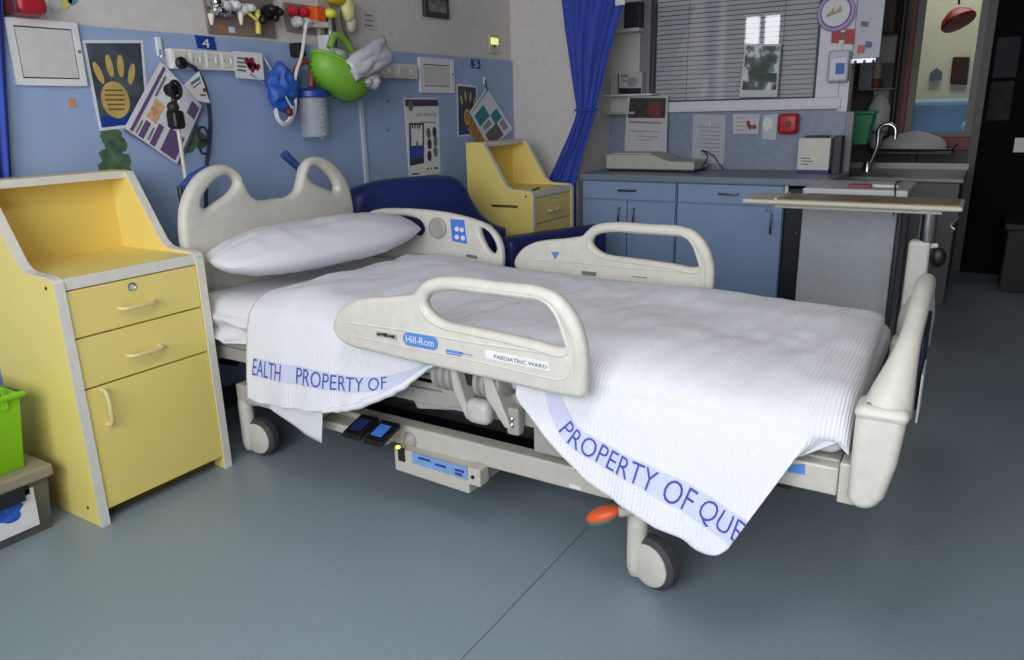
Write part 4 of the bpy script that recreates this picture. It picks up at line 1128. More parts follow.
MB().box((4.898, ya-.035, zs2), (4.9, ya-.028, zt2)).build('corner_line', BLACK, mb_)
blob(at(632, 82, 'x', 4.8985), .04, .03, 20, 'x', 3, .001, .2).build('round_picture', mat('grey_picture', (140, 142, 140), .5), mb_)
lines('brand_mark', [(621, 76, 628, 76, .012), (622, 81, 626, 81, .01)], 'x', 4.897, .002, TEXTG, mb_)
# lower ledge at the splashback
tag(MB().box((4.9, at(634, 114, 'x', 4.9).y, 1.215), (5.0, 2.28, 1.232)).build('ledge', mat('ledge_grey', (170, 172, 172), .5), bevel=.002), 'narrow grey ledge above the splashback left of the notice card', 'ledge')

# ------------------------------------------------------------------ tied blue curtain
XQ = 4.44
L_ = [(-14, 560.5), (0, 563), (30, 566), (60, 570.5), (90, 575), (105, 577.5), (112, 578), (120, 576), (140, 568), (165, 557), (185, 548)]
R_ = [(-14, 634), (0, 628), (30, 618), (60, 609), (90, 602), (105, 598), (112, 597), (120, 595), (140, 589), (165, 582), (185, 577)]
NR, NC = 60, 120; g = []
for i in range(NR+1):
    py = -14+(199)*i/NR; row = []
    l, r = lerp_list(L_, py), lerp_list(R_, py)
    for j in range(NC+1):
        t = j/NC
        p = at(l+(r-l)*t, py, 'x', XQ)
        wd_ = (r-l)/65
        d_ = .024*math.sin(t*2*PI*3.6+5*nz(t*2.2, py*.008, 1))+.012*nz(t*9, py*.01, 3)+.006*math.sin(t*2*PI*11+4*nz(t*3, 1, 7))
        d_ *= .35+.65*wd_
        bulge = -.02*math.sin(PI*t)*(1-wd_)
        row.append(V((XQ-.02+d_+bulge, p.y, p.z)))
    g.append(row)
cu = thing('curtain', 'blue hanging curtain gathered by a tie in the far corner', 'curtain', (XQ, 2.2, .8))
MB().grid(g).build('cloth', CURT, cu, smooth=True, solid=.003)
pt = [at(x, y, 'x', XQ) for x, y in ((577.5, 110), (597.5, 110))]
ym, hw_ = (pt[0].y+pt[1].y)/2, (pt[0].y-pt[1].y)/2+.006
MB().tube([(XQ-.02+.042*math.cos(a), ym+hw_*math.sin(a), pt[0].z+.006*math.cos(a)) for a in [2*PI*i/24 for i in range(24)]], .005, 8, closed=True).build('tie', mat('blue_tie', (56, 70, 156), .85), cu, smooth=True)
# bundled bottom on to the floor
g = []
for i in range(20):
    z = at(570, 185, 'x', XQ).z*(1-i/19)+.05*(i/19); row = []
    for j in range(NC+1):
        t = j/NC; ya, yb_ = at(548, 185, 'x', XQ).y, at(577, 185, 'x', XQ).y
        row.append(V((XQ-.02+.35*(.022*math.sin(t*2*PI*6.5)+.01*math.sin(t*2*PI*15+2))+.022*math.sin(t*2*PI*6.5)*.5, ya+(yb_-ya)*t, z)))
    g.append(row)
MB().grid(g).build('lower_cloth', CURT, cu, smooth=True, solid=.003)
q = at(622, 2, 'x', 4.43)
tag(MB().box((4.40, q.y-.03, q.z-.02), (4.41, q.y+.03, q.z+.03)).build('curtain_label', PAPER), 'small white paper label at the top right of the tied curtain', 'label')
# curtain edge at the far left
g = []
for i in range(3):
    z = 2.6-(2.6-.12)*i/2
    e1, e2 = at(4, 15, 'y', 2.742), at(12, 176, 'y', 2.742)
    xr = e2.x+(e1.x-e2.x)*(z-e2.z)/(e1.z-e2.z)
    g.append([V((1.125+(xr-1.125)*j/80, 2.738+.009*math.sin(j*.42), z)) for j in range(81)])
tag(MB().grid(g).build('curtain', CURT, smooth=True, solid=.002), 'edge of a blue curtain behind the locker at the left border', 'curtain')

# ------------------------------------------------------------------ overbed table
ot = thing('overbed_table', 'long narrow overbed table with wood-tone top behind the foot board', 'table', (3.35, .2, 0))
tt = MB().box((3.30, .053, .846), (3.58, .880, .866)).build('table_top', mat('table_beige', (206, 198, 178), .45), ot, bevel=.008, seg=3)
MB().box((3.315, .07, .866), (3.565, .72, .8685)).build('wood_surface', mat('wood_tone', (142, 120, 92), .4, noise_amt=.2, scale=18), tt)
MB().box((3.31, .735, .866), (3.57, .747, .873)).build('raised_rim', mat('table_beige', (206, 198, 178), .45), tt)
MB().box((3.34, .12, .828), (3.54, .75, .846)).build('underframe', BEIGE3, ot, bevel=.004)
cy = at(920, 245, 'x', 3.42).y
MB().tube([(3.42, cy-.02, .60), (3.42, cy-.02, .83)], .030, 18).build('chrome_stem', CHROME, ot, smooth=True)
MB().box((3.385, cy-.04, .06), (3.455, cy+.04, .715)).build('column', mat('column_beige', (208, 206, 198), .45), ot, bevel=.016, seg=3)
MB().tube([(3.39, cy-.06, .70), (3.38, cy-.045, .70)], .010, 10).build('knob', WHITE, ot, smooth=True)
kb = at(930, 265, 'x', 3.36)
MB().ball((3.38, cy-.07, .655), (.02, .03, .04)).build('lever', BLACK, ot, smooth=True)
MB().tube(catmull([(3.34, .075, .84), (3.34, .07, .815), (3.345, .085, .79), (3.34, .07, .775)], 4, False), .006, 8).build('hook', STEEL, ot, smooth=True)
for yy in (cy-.05, cy+.02):
    pass
MB().box((3.10, cy-.04, .03), (3.80, cy+.04, .07)).build('base_bar', BEIGE3, ot, bevel=.01)
for x in (3.14, 3.76): MB().lathe([(.025, -.012), (.03, 0), (.025, .012)], (x, cy, .030), (0, 1, 0), 16).build('castor', DARK, ot, smooth=True)
# white lidded bin behind it
wbx = thing('lidded_bin', 'tall pale grey bin with white lid behind the overbed table', 'bin', (4.1, .5, 0))
yl, yr = at(799, 250, 'x', 3.9).y, at(893, 250, 'x', 3.9).y
MB().box((3.9, yr, .05), (4.34, yl, .80)).build('body', mat('bin_grey', (172, 178, 182), .45), wbx, bevel=.006)
MB().box((3.885, yr-.035, .795), (4.35, yl+.005, .862)).build('lid', mat('bin_lid', (208, 208, 208), .45), wbx, bevel=.010, seg=3)
MB().box((3.915, yr-.022, .03), (3.945, yr, .80)).box((4.31, yr-.022, .03), (4.34, yr, .80)).build('corner_post', mat('dark_grey_post', (52, 54, 60), .5), wbx, bevel=.004)
MB().box((3.95, yr-.018, .05), (4.30, yr-.002, .79)).build('side_panel', mat('bin_side_grey', (172, 176, 180), .45), wbx, bevel=.004)
MB().box((3.93, yr+.02, .02), (4.30, yl-.02, .05)).build('base', DARK, wbx)
MB().box((3.883, yr+.02, .835), (3.886, yl-.02, .838)).build('lid_groove', mat('groove_grey', (140, 140, 140), .5), wbx)
tz = .862
tag(MB().box((4.02, yr+.02, tz), (4.20, yr+.16, tz+.012)).build('folded_paper', PAPER, bevel=.002), 'white folded paper on the bin lid', 'paper')
tag(MB().box((3.95, yr+.13, tz), (4.0, yr+.23, tz+.015)).build('red_packet', mat('dull_red', (150, 60, 66), .5), bevel=.004), 'small dull red packet on the bin lid', 'packet')
p0 = V((4.05, yr-.01, tz+.02)); 
tag(MB().tube(catmull([(4.14, yr+.02, tz+.022), (4.0, yr+.03, tz+.02), (3.89, yr+.02, tz+.008), (3.872, yr+.016, tz-.03), (3.870, yr+.014, tz-.11)], 6, False), .004, 6).build('strap', DARK, smooth=True), 'thin dark strap over the front edge of the bin lid', 'strap')
# ------------------------------------------------------------------ things on the head wall
YP = YW-.014            # face of the blue wall board
def wq(name, px, off, th, m, parent=None, bevel=0): return quad(name, px, 'y', YP-off, th, m, parent, bevel)
def wl_(name, rects, off, m, parent, th=.001): return lines(name, rects, 'y', YP-off, th, m, parent)
def rect(px0, px1, off):
    a, b = at(px0[0], px0[1], 'y', YP-off), at(px1[0], px1[1], 'y', YP-off)
    return a.x, b.x, b.z, a.z
def access(label, p0, p1, q0, q1):
    x0, x1, z0, z1 = rect(p0, p1, .012)
    t = thing('wall_access_panel', label, 'panel', ((x0+x1)/2, YP, z0), 'white access panels on the head wall')
    f = MB()
    fw = .035 if x1-x0 > .3 else .022
    f.box((x0, YP-.014, z0), (x0+fw, YP, z1)).box((x1-fw, YP-.014, z0), (x1, YP, z1)).box((x0+fw, YP-.014, z0), (x1-fw, YP, z0+fw)).box((x0+fw, YP-.014, z1-fw), (x1-fw, YP, z1))
    f.build('frame', WHITE, t, bevel=.002)
    MB().box((x0+fw-.002, YP-.004, z0+fw-.002), (x1-fw+.002, YP, z1-fw+.002)).build('dark_gap', mat('brown_gap', (84, 64, 60), .6), t)
    MB().box((x0+fw+.004, YP-.011, z0+fw+.004), (x1-fw-.004, YP-.003, z1-fw-.004)).build('door', mat('panel_grey_white', (206, 206, 204), .5), t, bevel=.0015)
    MB().lathe([(.006, 0), (.005, .004)], (x1-fw*.5, YP-.014, (z0+z1)/2+.01), (0, -1, 0), 12).build('latch_screw', TEXTG, t)
access('large white access panel at the top left of the wall above the locker', (4, 17), (88, 86), 0, 0)
access('small square white access panel right of the socket strip end', (419, 57), (455, 93), 0, 0)

def ell(c, rx, rz, th, off, n=20, rot=0):
    pts = []
    for i in range(n):
        a = 2*PI*i/n; u, w = rx*math.cos(a), rz*math.sin(a)
        pts.append(V((c.x+u*math.cos(rot)-w*math.sin(rot), YP-off, c.z+u*math.sin(rot)+w*math.cos(rot))))
    return MB().prism(pts, (0, th, 0))
def hand_poster(label, px, palm, fingers, k):
    c = at(sum(p[0] for p in px)/4, sum(p[1] for p in px)/4, 'y', YP)
    t = thing('hand_poster', label, 'poster', c, 'hand print posters')
    wq('sheet', px, .002, .002, PAPER, t)
    cx = sum(p[0] for p in px)/4; cy = sum(p[1] for p in px)/4
    wq('photo', [(cx+(x-cx)*.90, cy+(y-cy)*.93) for x, y in px], .003, .001, PHOTO, t)
    b = [(cx+(x-cx)*.90, cy+(y-cy)*.93) for x, y in px]
    wq('blue_foot_band', [(b[3][0]*.87+b[0][0]*.13, b[3][1]*.87+b[0][1]*.13), (b[2][0]*.87+b[1][0]*.13, b[2][1]*.87+b[1][1]*.13), b[2], b[3]], .0035, .001, DBLUE, t)
    h = at(palm[0], palm[1], 'y', YP)
    hp_ = ell(h, palm[2]*k*.94, palm[3]*k*.86, .001, .0042, 26).build('printed_palm', HANDY, t)
    for fx_, fy_, rot in fingers:
        ell(at(fx_, fy_+2, 'y', YP), palm[2]*k*.22, palm[3]*k*.52, .001, .0042, 16, rot).build('printed_finger', HANDY, t)
    mk = MB()
    for i in range(5):
        zz_ = h.z+palm[3]*k*(.45-.22*i); w = palm[2]*k*(.7-.06*abs(i-1.5))
        mk.box((h.x-w, YP-.0052, zz_-.003), (h.x+w*.95, YP-.0046, zz_+.003))
    mk.build('palm_text', mat('brown_print', (120, 92, 50), .7), hp_)
hand_poster('hand print poster beside the large white access panel, upper left', ((82, 40), (143, 40), (150, 125), (100, 131)), (115, 100, 12.5, 16.5), ((98, 71, .30), (109, 64, .08), (120, 64, -.10), (131, 72, -.35)), .0046)
hand_poster('smaller hand print poster behind the teal leaflets, above the far locker', ((457, 84), (477, 86), (477, 135), (458, 137)), (467, 117, 6.5, 9.5), ((461, 98, .3), (465, 94, .1), (470, 95, -.1), (474, 100, -.3)), .0060)

# plant decals below the hand poster
def decal(label, pix, seeds):
    mb = MB()
    for i, (x, y, r, s_) in enumerate(pix):
        c = at(x, y, 'y', YP-.001)
        pts = []
        for k in range(18):
            a = 2*PI*k/18; q = r*(1+.35*nz(math.cos(a)*2+i, math.sin(a)*2, seeds))
            pts.append(V((c.x+q*math.cos(a), YP-.0012-.0002*i, c.z+q*s_*math.sin(a))))
        mb.prism(pts, (0, .001, 0))
    return tag(mb.build('leaf_decal', GREENL), label, 'wall sticker', 'leaf wall stickers')
decal('dark green bush wall sticker below the left hand poster', ((111, 136, .042, .8), (116, 145, .045, .8), (112, 156, .045, .8), (120, 162, .045, .8), (112, 168, .05, .7), (118, 172, .05, .7)), 3)
decal('dark green leaf wall sticker half hidden behind the purple leaflet', ((190, 132, .05, .8), (196, 140, .05, .7), (186, 144, .06, .6), (172, 150, .05, .5)), 5)

# purple leaflets hanging left
pf = thing('hanging_leaflets', 'stack of white and purple printed leaflets hung on a hook, left wall', 'leaflet', at(160, 40, 'y', YP))
A_, B_, C_, D_ = (161, 61), (202, 106), (177, 164), (125, 128)
def blend(u, v):   # u along A->B side, v along A->D side
    x = A_[0]*(1-u)*(1-v)+B_[0]*u*(1-v)+C_[0]*u*v+D_[0]*(1-u)*v
    y = A_[1]*(1-u)*(1-v)+B_[1]*u*(1-v)+C_[1]*u*v+D_[1]*(1-u)*v
    return (x, y)
def bq(name, u0, v0, u1, v1, off, m, th=.001): return wq(name, (blend(u0, v0), blend(u1, v0), blend(u1, v1), blend(u0, v1)), off, th, m, pf)
wq('rear_leaflet', ((160, 63), (203, 108), (180, 165), (124, 131)), .012, .004, mat('dull_lilac_paper', (130, 110, 150), .7), pf)
bq('front_leaflet', 0, 0, 1, 1, .020, PAPER, .004)
bq('purple_band', .08, .02, .14, .98, .0212, PURPLE)
bq('peach_photo', .22, .42, .42, .70, .0212, mat('peach_photo', (214, 168, 128), .6, noise_amt=.3, scale=40))
bq('purple_bar', .24, .74, .34, .98, .0212, PURPLE); bq('purple_bar', .46, .66, .56, .98, .0212, PURPLE)
bq('purple_block', .66, .60, .95, .97, .0212, PURPLE); bq('purple_block', .80, .06, .97, .26, .0212, PURPLE)
bq('grey_text', .18, .10, .22, .40, .0212, TEXTG); bq('grey_text', .18, .78, .21, .97, .0212, TEXTG); bq('grey_text', .40, .76, .43, .95, .0212, TEXTG)
bq('red_spot', .48, .36, .56, .46, .0212, mat('dull_red', (150, 60, 66), .5))
h0 = at(160, 48, 'y', YP-.012)
MB().box((h0.x-.010, YP-.012, h0.z-.03), (h0.x+.010, YP, h0.z+.04)).build('hook_plate', WHITE, pf, bevel=.002)
MB().tube(catmull([tuple(at(160, 50, 'y', YP-.02)), tuple(at(161, 57, 'y', YP-.03)), tuple(at(162, 63, 'y', YP-.026))], 5, False), .004, 6).build('hook', CHROME, pf, smooth=True)

# pole with black clamps in front of the leaflets
Yp = 2.60
ip = thing('drip_pole', 'white pole with two black clamp knobs in front of the purple leaflets', 'pole', at(190, 330, 'y', Yp))
p_top, p_bot = at(177, 120, 'y', Yp), at(187, 188, 'y', Yp)
d_ = (p_bot-p_top); p_end = p_top + d_*(p_top.z-.30)/(p_top.z-p_bot.z)
MB().tube([p_top, p_end], .0075, 12).build('shaft', mat('pole_cream', (206, 198, 190), .4), ip, smooth=True)
MB().tube([at(172, 86, 'y', Yp), p_top], .010, 12).build('upper_shaft', DARK, ip, smooth=True)
kc = at(171.5, 90, 'y', Yp)
MB().lathe([(.012, -.022), (.022, -.018), (.026, -.006), (.026, .006), (.022, .018), (.012, .022)], kc, (.25, -1, .1), 8).build('clamp_knob', BLACK, ip, smooth=True)
MB().tube([kc+V((.022*math.cos(a), -.024, .030*math.sin(a))) for a in [2*PI*i/16 for i in range(16)]], .007, 8, closed=True).build('knob_ring', BLACK, ip, smooth=True)
kb_ = at(175.5, 118, 'y', Yp)
MB().box((kb_.x-.026, Yp-.03, kb_.z-.040), (kb_.x+.024, Yp+.025, kb_.z+.028)).build('clamp_body', BLACK, ip, bevel=.014, seg=3)
MB().ball(at(173, 107, 'y', Yp-.02), (.022, .022, .02)).build('clamp_screw', DARK, ip, smooth=True)
MB().tube([(p_end.x, Yp, .30), (p_end.x+.02, 2.47, .30)], .012, 8).build('socket', DARK, ip)

# socket strips
SOCK = mat('trunking_white', (226, 224, 218), .45)
def strip(label, p0, p1, n):
    x0, x1, z0, z1 = rect(p0, p1, .04)
    t = thing('socket_strip', label, 'socket', ((x0+x1)/2, YP, z0), 'white socket strips')
    MB().box((x0, YP-.04, z0), (x1, YP, z1)).build('trunking', SOCK, t, bevel=.004)
    for i in range(n):
        cx = x0+(x1-x0)*(i+.5)/n
        w = (x1-x0)/n*.38; hz = (z1-z0)*.36; cz = (z0+z1)/2
        so_ = MB().box((cx-w, YP-.044, cz-hz), (cx+w, YP-.039, cz+hz)).build('outlet', mat('outlet_white', (214, 210, 200), .4), t, bevel=.002)
        mk = MB()
        for dx in (-.010, .010): mk.box((cx-w*.3+dx-.002, YP-.0455, cz-.006), (cx-w*.3+dx+.002, YP-.0438, cz+.006))
        mk.build('slot', mat('slot_grey', (150, 146, 140), .5), so_)
        MB().box((cx+w*.35, YP-.049, cz-.010), (cx+w*.7, YP-.043, cz+.010)).build('rocker', WHITE, so_, bevel=.002)
strip('long white socket strip with a black plug above the bed head', (170, 48), (236, 71), 4)
strip('short white socket strip behind the green basket', (372, 62), (418, 79), 2)
pg = thing('plug', 'black plug with flex in the long socket strip', 'plug', at(181, 63, 'y', YP-.05))
c = at(181, 63, 'y', YP-.055)
MB().lathe([(.010, -.012), (.021, -.008), (.023, .008), (.016, .014)], c, (0, -1, .1), 16).build('body', BLACK, pg, smooth=True)
cab = catmull([tuple(at(185, 63, 'y', YP-.06)), tuple(at(193, 67, 'y', YP-.07)), tuple(at(200, 75, 'y', YP-.06)), tuple(at(207, 95, 'y', YP-.04)), tuple(at(210, 120, 'y', YP-.03)), tuple(at(209, 145, 'y', YP-.03)), tuple(at(206, 170, 'y', YP-.04)), tuple(at(206, 200, 'y', YP-.04)), tuple(at(207, 250, 'y', YP-.04))], 6, False)
MB().tube(cab, .008, 8).build('flex', mat('dark_blue_flex', (32, 36, 58), .5), pg, smooth=True)
for k, (x, y) in enumerate(((203, 134), (204, 147))):
    c = at(x, y, 'y', YP-.035)
    MB().tube([c+V((.022*math.cos(a), 0, .028*math.sin(a))) for a in [2*PI*i/16 for i in range(16)]], .005, 6, closed=True).build('cable_loop', mat('dark_blue_flex', (32, 36, 58), .5), pg, smooth=True)
tg = thing('swing_tag', 'small white printed tag beside the purple leaflets', 'tag', at(200, 88, 'y', YP-.05))
quad('card', ((184, 85), (199, 71), (204, 84), (210, 103), (198, 101)), 'y', YP-.075, .002, PAPER, tg)
lines('print', [(191, 84, 200, 78, .012), (193, 88, 201, 82, .006), (200, 95, 206, 95, .008)], 'y', YP-.0765, .001, TEXTG, tg)
quad('red_print', ((203, 88), (206, 88), (206, 92), (203, 92)), 'y', YP-.0765, .001, mat('dull_red', (150, 60, 66), .5), tg)

# bed number signs
def sign(label, px, txt, tp):
    t = wq('bed_number_sign', px, .004, .004, DBLUE); tag(t, label, 'sign', 'bed number signs')
    a, b = at(tp[0], tp[2], 'y', YP-.0048), at(tp[1], tp[2], 'y', YP-.0048); b.z = a.z
    h = at(tp[0], tp[3], 'y', YP-.0048).z-a.z
    text_on('number', txt, a, b, h, (0, 0, 1), WHITE, t)
sign('blue sign with white figure 4 above the long socket strip', ((195, 35), (214, 37), (217, 50), (198, 48)), '4', (202.5, 210, 47.5, 38.5))
sign('blue sign with white figure 5 above the teal leaflets', ((471, 59), (480, 60), (480.5, 69), (472, 68)), '5', (474, 478, 67, 61))

# heart notice
hn = wq('heart_notice', ((233, 51), (262, 53), (264.5, 80), (236, 78)), .046, .002, PAPER)
tag(hn, 'white notice with dark red hearts over the right end of the long socket strip', 'notice')
wl_('text_rows', [(237, 58+4*i, 246, 58.8+4*i, .008) for i in range(4)], .0468, TEXTG, hn)
def heart(c, s_, off):
    pts = []
    for i in range(24):
        a = 2*PI*i/24
        x = 16*math.sin(a)**3; z_ = 13*math.cos(a)-5*math.cos(2*a)-2*math.cos(3*a)-math.cos(4*a)
        pts.append(V((c.x+x*s_/16, YP-off, c.z+z_*s_/16)))
    return MB().prism(pts, (0, .001, 0))
HR = mat('heart_red', (140, 22, 50), .6)
for x, y, s_ in ((249.5, 62, .026), (252, 67, .026), (257, 67, .018)):
    heart(at(x, y, 'y', YP-.047), s_, .0475).build('printed_heart', HR, hn)

# medical gas panels on the cream wall
YG = YW
PAN = mat('gas_panel_taupe', (134, 118, 110), .5)
def gasbox(label, px): 
    p = [at(x, y, 'y', YG-.012) for x, y in px]
    t = thing('gas_panel', label, 'medical panel', p[-1], 'medical gas panels')
    MB().prism(p, (0, .012, 0)).build('back_plate', PAN, t, bevel=.002)
    return t
def outlet(par, x, y, m, r, L, axis=(0, -1, 0), nm='outlet'):
    c = at(x, y, 'y', YG-.014)
    r *= .72; L *= .8
    return MB().lathe([(r*.7, 0), (r, .006), (r, L*.5), (r*.75, L*.55), (r*.75, L*.9), (r*.5, L)], c, axis, 18).build(nm, m, par, smooth=True)
gp = gasbox('long taupe medical gas panel with chrome, white, yellow and black valves', ((203, -8), (272, -8), (276.5, 38.5), (209.5, 33.5)))
for x, y, m_, r, L in ((210, 3, CHROME, .034, .07), (212, 12, CHROME, .026, .09), (221, 7, WHITE, .036, .06), (221, 14, CHROME, .024, .09), (230, 6, WHITE, .030, .07), (239, 10, WHITE, .034, .06), (244, 9, mat('pale_green_white', (204, 208, 196), .4), .028, .08)):
    outlet(gp, x, y, m_, r, L)
for x, y0, y1 in ((211, 14, 25), (240.5, 13, 25)):
    c0, c1 = at(x, y0, 'y', YG-.07), at(x+.8, y1, 'y', YG-.07)
    MB().tube([c0, c0.lerp(c1, .4), c1], [.014, .011, .005], 12).build('hose_nozzle', mat('cream_plastic', (226, 222, 196), .4), gp, smooth=True)
MB().tube([at(257.5, 10, 'y', YG-.05), at(258.5, 34, 'y', YG-.05)], .012, 10).build('yellow_tube', mat('yellow_plastic', (220, 206, 90), .4), gp, smooth=True)
MB().tube([at(248, 13, 'y', YG-.05), at(257, 20, 'y', YG-.06)], .007, 8).build('yellow_link', mat('yellow_plastic', (220, 206, 90), .4), gp, smooth=True)
blk_v = outlet(gp, 266, 13, BLACK, .045, .10, nm='black_valve')
for x, y, r in ((280, 12, .017), (276, 18, .016), (263, 20, .019), (272, 9, .018)):
    MB().ball(at(x, y, 'y', YG-.085), (r, r, r)).build('valve_knob', BLACK, blk_v, smooth=True)
MB().tube([at(266, 13, 'y', YG-.08), at(280, 12, 'y', YG-.085)], .012, 8).build('valve_stem', BLACK, blk_v)
wl2 = lambda nm, x0, y0, x1, y1, h, m_, par: lines(nm, [(x0, y0, x1, y1, h)], 'y', YG-.0135, .002, m_, par)
wl2('orange_label', 219, 27.5, 226, 28.5, .018, mat('label_orange', (196, 120, 50), .5), gp); wl2('white_label', 229, 29.5, 235, 30.2, .022, PAPER, gp)
g2 = gasbox('small taupe medical gas panel with red and white taps', ((283.5, 2), (320, 7), (322, 36), (288, 31.5)))
for x, y in ((290, 11), (300.5, 12)): outlet(g2, x, y, mat('tap_red', (206, 36, 52), .4), .030, .05, nm='red_tap')
for x, y in ((294, 22), (303, 23.5)): outlet(g2, x, y, mat('tap_white', (214, 216, 218), .35), .034, .06, nm='white_tap')
c = at(317, 15, 'y', YG-.05)
MB().box((c.x-.03, YG-.08, c.z-.03), (c.x+.03, YG-.01, c.z+.035)).build('orange_switch', ORANGE, g2, bevel=.006)
MB().box((c.x-.035, YG-.075, c.z-.055), (c.x+.05, YG-.01, c.z-.028)).build('white_outlet', mat('pinkish_white', (230, 206, 200), .4), g2, bevel=.004)
tb = MB().tube(catmull([tuple(at(x, y, 'y', YG-o)) for x, y, o in ((318, 22, .07), (307, 23, .09), (305, 32, .09), (303.5, 44, .10), (301, 58, .11), (296.5, 72, .12), (294.5, 85, .12), (295.5, 98, .11), (294.5, 112, .10), (290, 122, .10), (284, 125, .10), (278, 120, .10), (275, 110, .10))], 6, False), .0075, 8).build('white_tube', mat('tube_white', (226, 222, 224), .35), smooth=True)
tag(tb, 'thin white tubing looping down from the small gas panel past the suction jar', 'tube')
# flow meter with yellow top
fm = thing('flow_meter', 'clear flow meter with yellow top right of the small gas panel', 'flow meter', at(331, 30, 'y', YG-.05))
c = at(330, 26, 'y', YG-.06)
MB().lathe([(.022, -.10), (.028, -.08), (.028, .05), (.020, .06)], c, ZU, 20).build('tube_body', TRANSP, fm, smooth=True)
MB().lathe([(.010, -.10), (.010, .06)], c, ZU, 12).build('inner_stem', mat('pale_green_white', (204, 208, 196), .4), fm, smooth=True)
MB().ball(at(330, 13.5, 'y', YG-.075), (.034, .03, .022)).build('yellow_cap', mat('bright_yellow', (240, 236, 60), .4), fm, smooth=True)
MB().box((c.x-.04, YG-.03, c.z-.06), (c.x+.05, YG, c.z+.12)).build('bracket', mat('pale_bracket', (178, 174, 160), .5), fm, bevel=.006)
th = MB()
th.tube(catmull([tuple(at(x, y, 'y', YG-.05)) for x, y in ((330, -6), (336, 1), (344, 3), (341, 14), (343, 28), (349, 40), (353, 50))], 6, False), .006, 8)
tag(th.build('green_tube', mat('dark_green_tube', (92, 96, 66), .4), smooth=True), 'thin dark green tube curving down beside the flow meter', 'tube')
ym = thing('yellow_mask', 'yellow and clear breathing mask hanging beside the flow meter', 'mask', at(349, 12, 'y', YG-.05))
MB().ball(at(348, 10, 'y', YG-.06), (.04, .03, .055)).build('mask_cup', mat('yellow_clear', (222, 218, 150), .35), ym, smooth=True)
MB().ball(at(337, 1, 'y', YG-.05), (.07, .03, .022)).build('yellow_strap', mat('golden_yellow', (196, 160, 40), .5), ym, smooth=True)
MB().ball(at(351, 22, 'y', YG-.05), (.03, .025, .05)).build('pale_bag', mat('peach_clear', (206, 192, 176), .5), ym, smooth=True)
# black holder and suction set
hb_ = at(297.5, 50, 'y', YP-.03)
tag(MB().box((hb_.x-.022, YP-.06, hb_.z-.03), (hb_.x+.024, YP, hb_.z+.03)).build('rail_clamp', BLACK, bevel=.006), 'small black clamp block on the blue board above the suction jar', 'clamp')
sj = thing('suction_jar', 'clear graduated suction jar with blue lid hung on the wall', 'jar', at(312, 138, 'y', YP-.08))
c0, c1 = at(311.5, 95, 'y', YP-.08), at(312, 137, 'y', YP-.08)
r0 = abs(at(325.5, 100, 'y', YP-.08).x-at(300, 100, 'y', YP-.08).x)/2*.86
MB().lathe([(r0*.90, c1.z-c0.z), (r0*.95, (c1.z-c0.z)*.95), (r0, -.01), (r0*1.0, 0)], c0, ZU, 32).build('jar_body', mat('jar_plastic', (206, 210, 216), .25, alpha=.32), sj, smooth=True)
MB().lathe([(r0*.82, (c1.z-c0.z)*.97), (r0*.9, -.02)], c0, ZU, 24).build('liner', mat('cloudy_liner', (190, 196, 206), .4, alpha=.35), sj, smooth=True)
MB().lathe([(r0*1.0, -.012), (r0*1.15, -.006), (r0*1.15, .016), (r0*.9, .024), (r0*.4, .032)], c0, ZU, 32).build('lid', DBLUE, sj, smooth=True)
mk = MB()
for i in range(10):
    z_ = c0.z-.025-.0185*i; w = .028 if i % 2 == 0 else .018
    mk.box((c0.x-.032, YP-.08-r0*1.0-.001, z_-.002), (c0.x-.032+w, YP-.08-r0*1.0+.001, z_+.002))
mk.build('scale_marks', WHITE, sj)
MB().tube(catmull([tuple(at(x, y, 'y', YP-.08)) for x, y in ((294, 76), (298, 66), (305, 61), (310.5, 64), (311.5, 75), (310.5, 87))], 6, False), .014, 10).build('red_hose', mat('dull_red_hose', (150, 66, 60), .4), sj, smooth=True)
MB().box((c0.x-.03, YP-.04, c0.z-.01), (c0.x+.03, YP, c0.z+.02)).build('wall_bracket', DARK, sj)
c = at(282, 89, 'y', YP-.07)
bgm = MB()
bgm.ball(c, (.088, .05, .105), 60, 40)
bgm.v = [p + V((.030*nz(p.x*10, p.y*10, p.z*10), .022*nz(p.x*14, 3, p.z*14)+.012*nz(p.x*34, 5, p.z*34), .034*nz(p.x*9, 7, p.z*9)+.008*nz(p.x*30, 1, p.z*30))) for p in bgm.v]
bg = thing('blue_bag', 'crumpled blue plastic bag hanging left of the suction jar', 'bag', c)
bgm.build('pouch', mat('blue_plastic_bag', (40, 88, 178), .5), bg, smooth=True)
MB().tube([at(263, 55, 'y', YP-.03), at(292, 108, 'y', YP-.14)], .004, 6).build('cord', mat('pale_cord', (170, 182, 206), .5), bg)
MB().tube(catmull([tuple(at(x, y, 'y', YP-.13)) for x, y in ((276, 108), (279, 119), (284, 123), (290, 118), (293, 106))], 5, False), .006, 8).build('handle_loop', mat('tube_white', (226, 222, 224), .35), bg, smooth=True)
MB().ball(at(289.5, 112, 'y', YP-.13), (.018, .015, .02)).build('dark_red_plug', mat('dark_red_plug', (110, 36, 40), .4), bg, smooth=True)
tag(MB().tube([at(250, 74, 'y', YP-.05), at(268, 86, 'y', YP-.03)], .004, 6).build('cord', mat('pale_cord', (170, 182, 206), .5)), 'thin pale cord running from the heart notice down to the blue bag', 'cord')

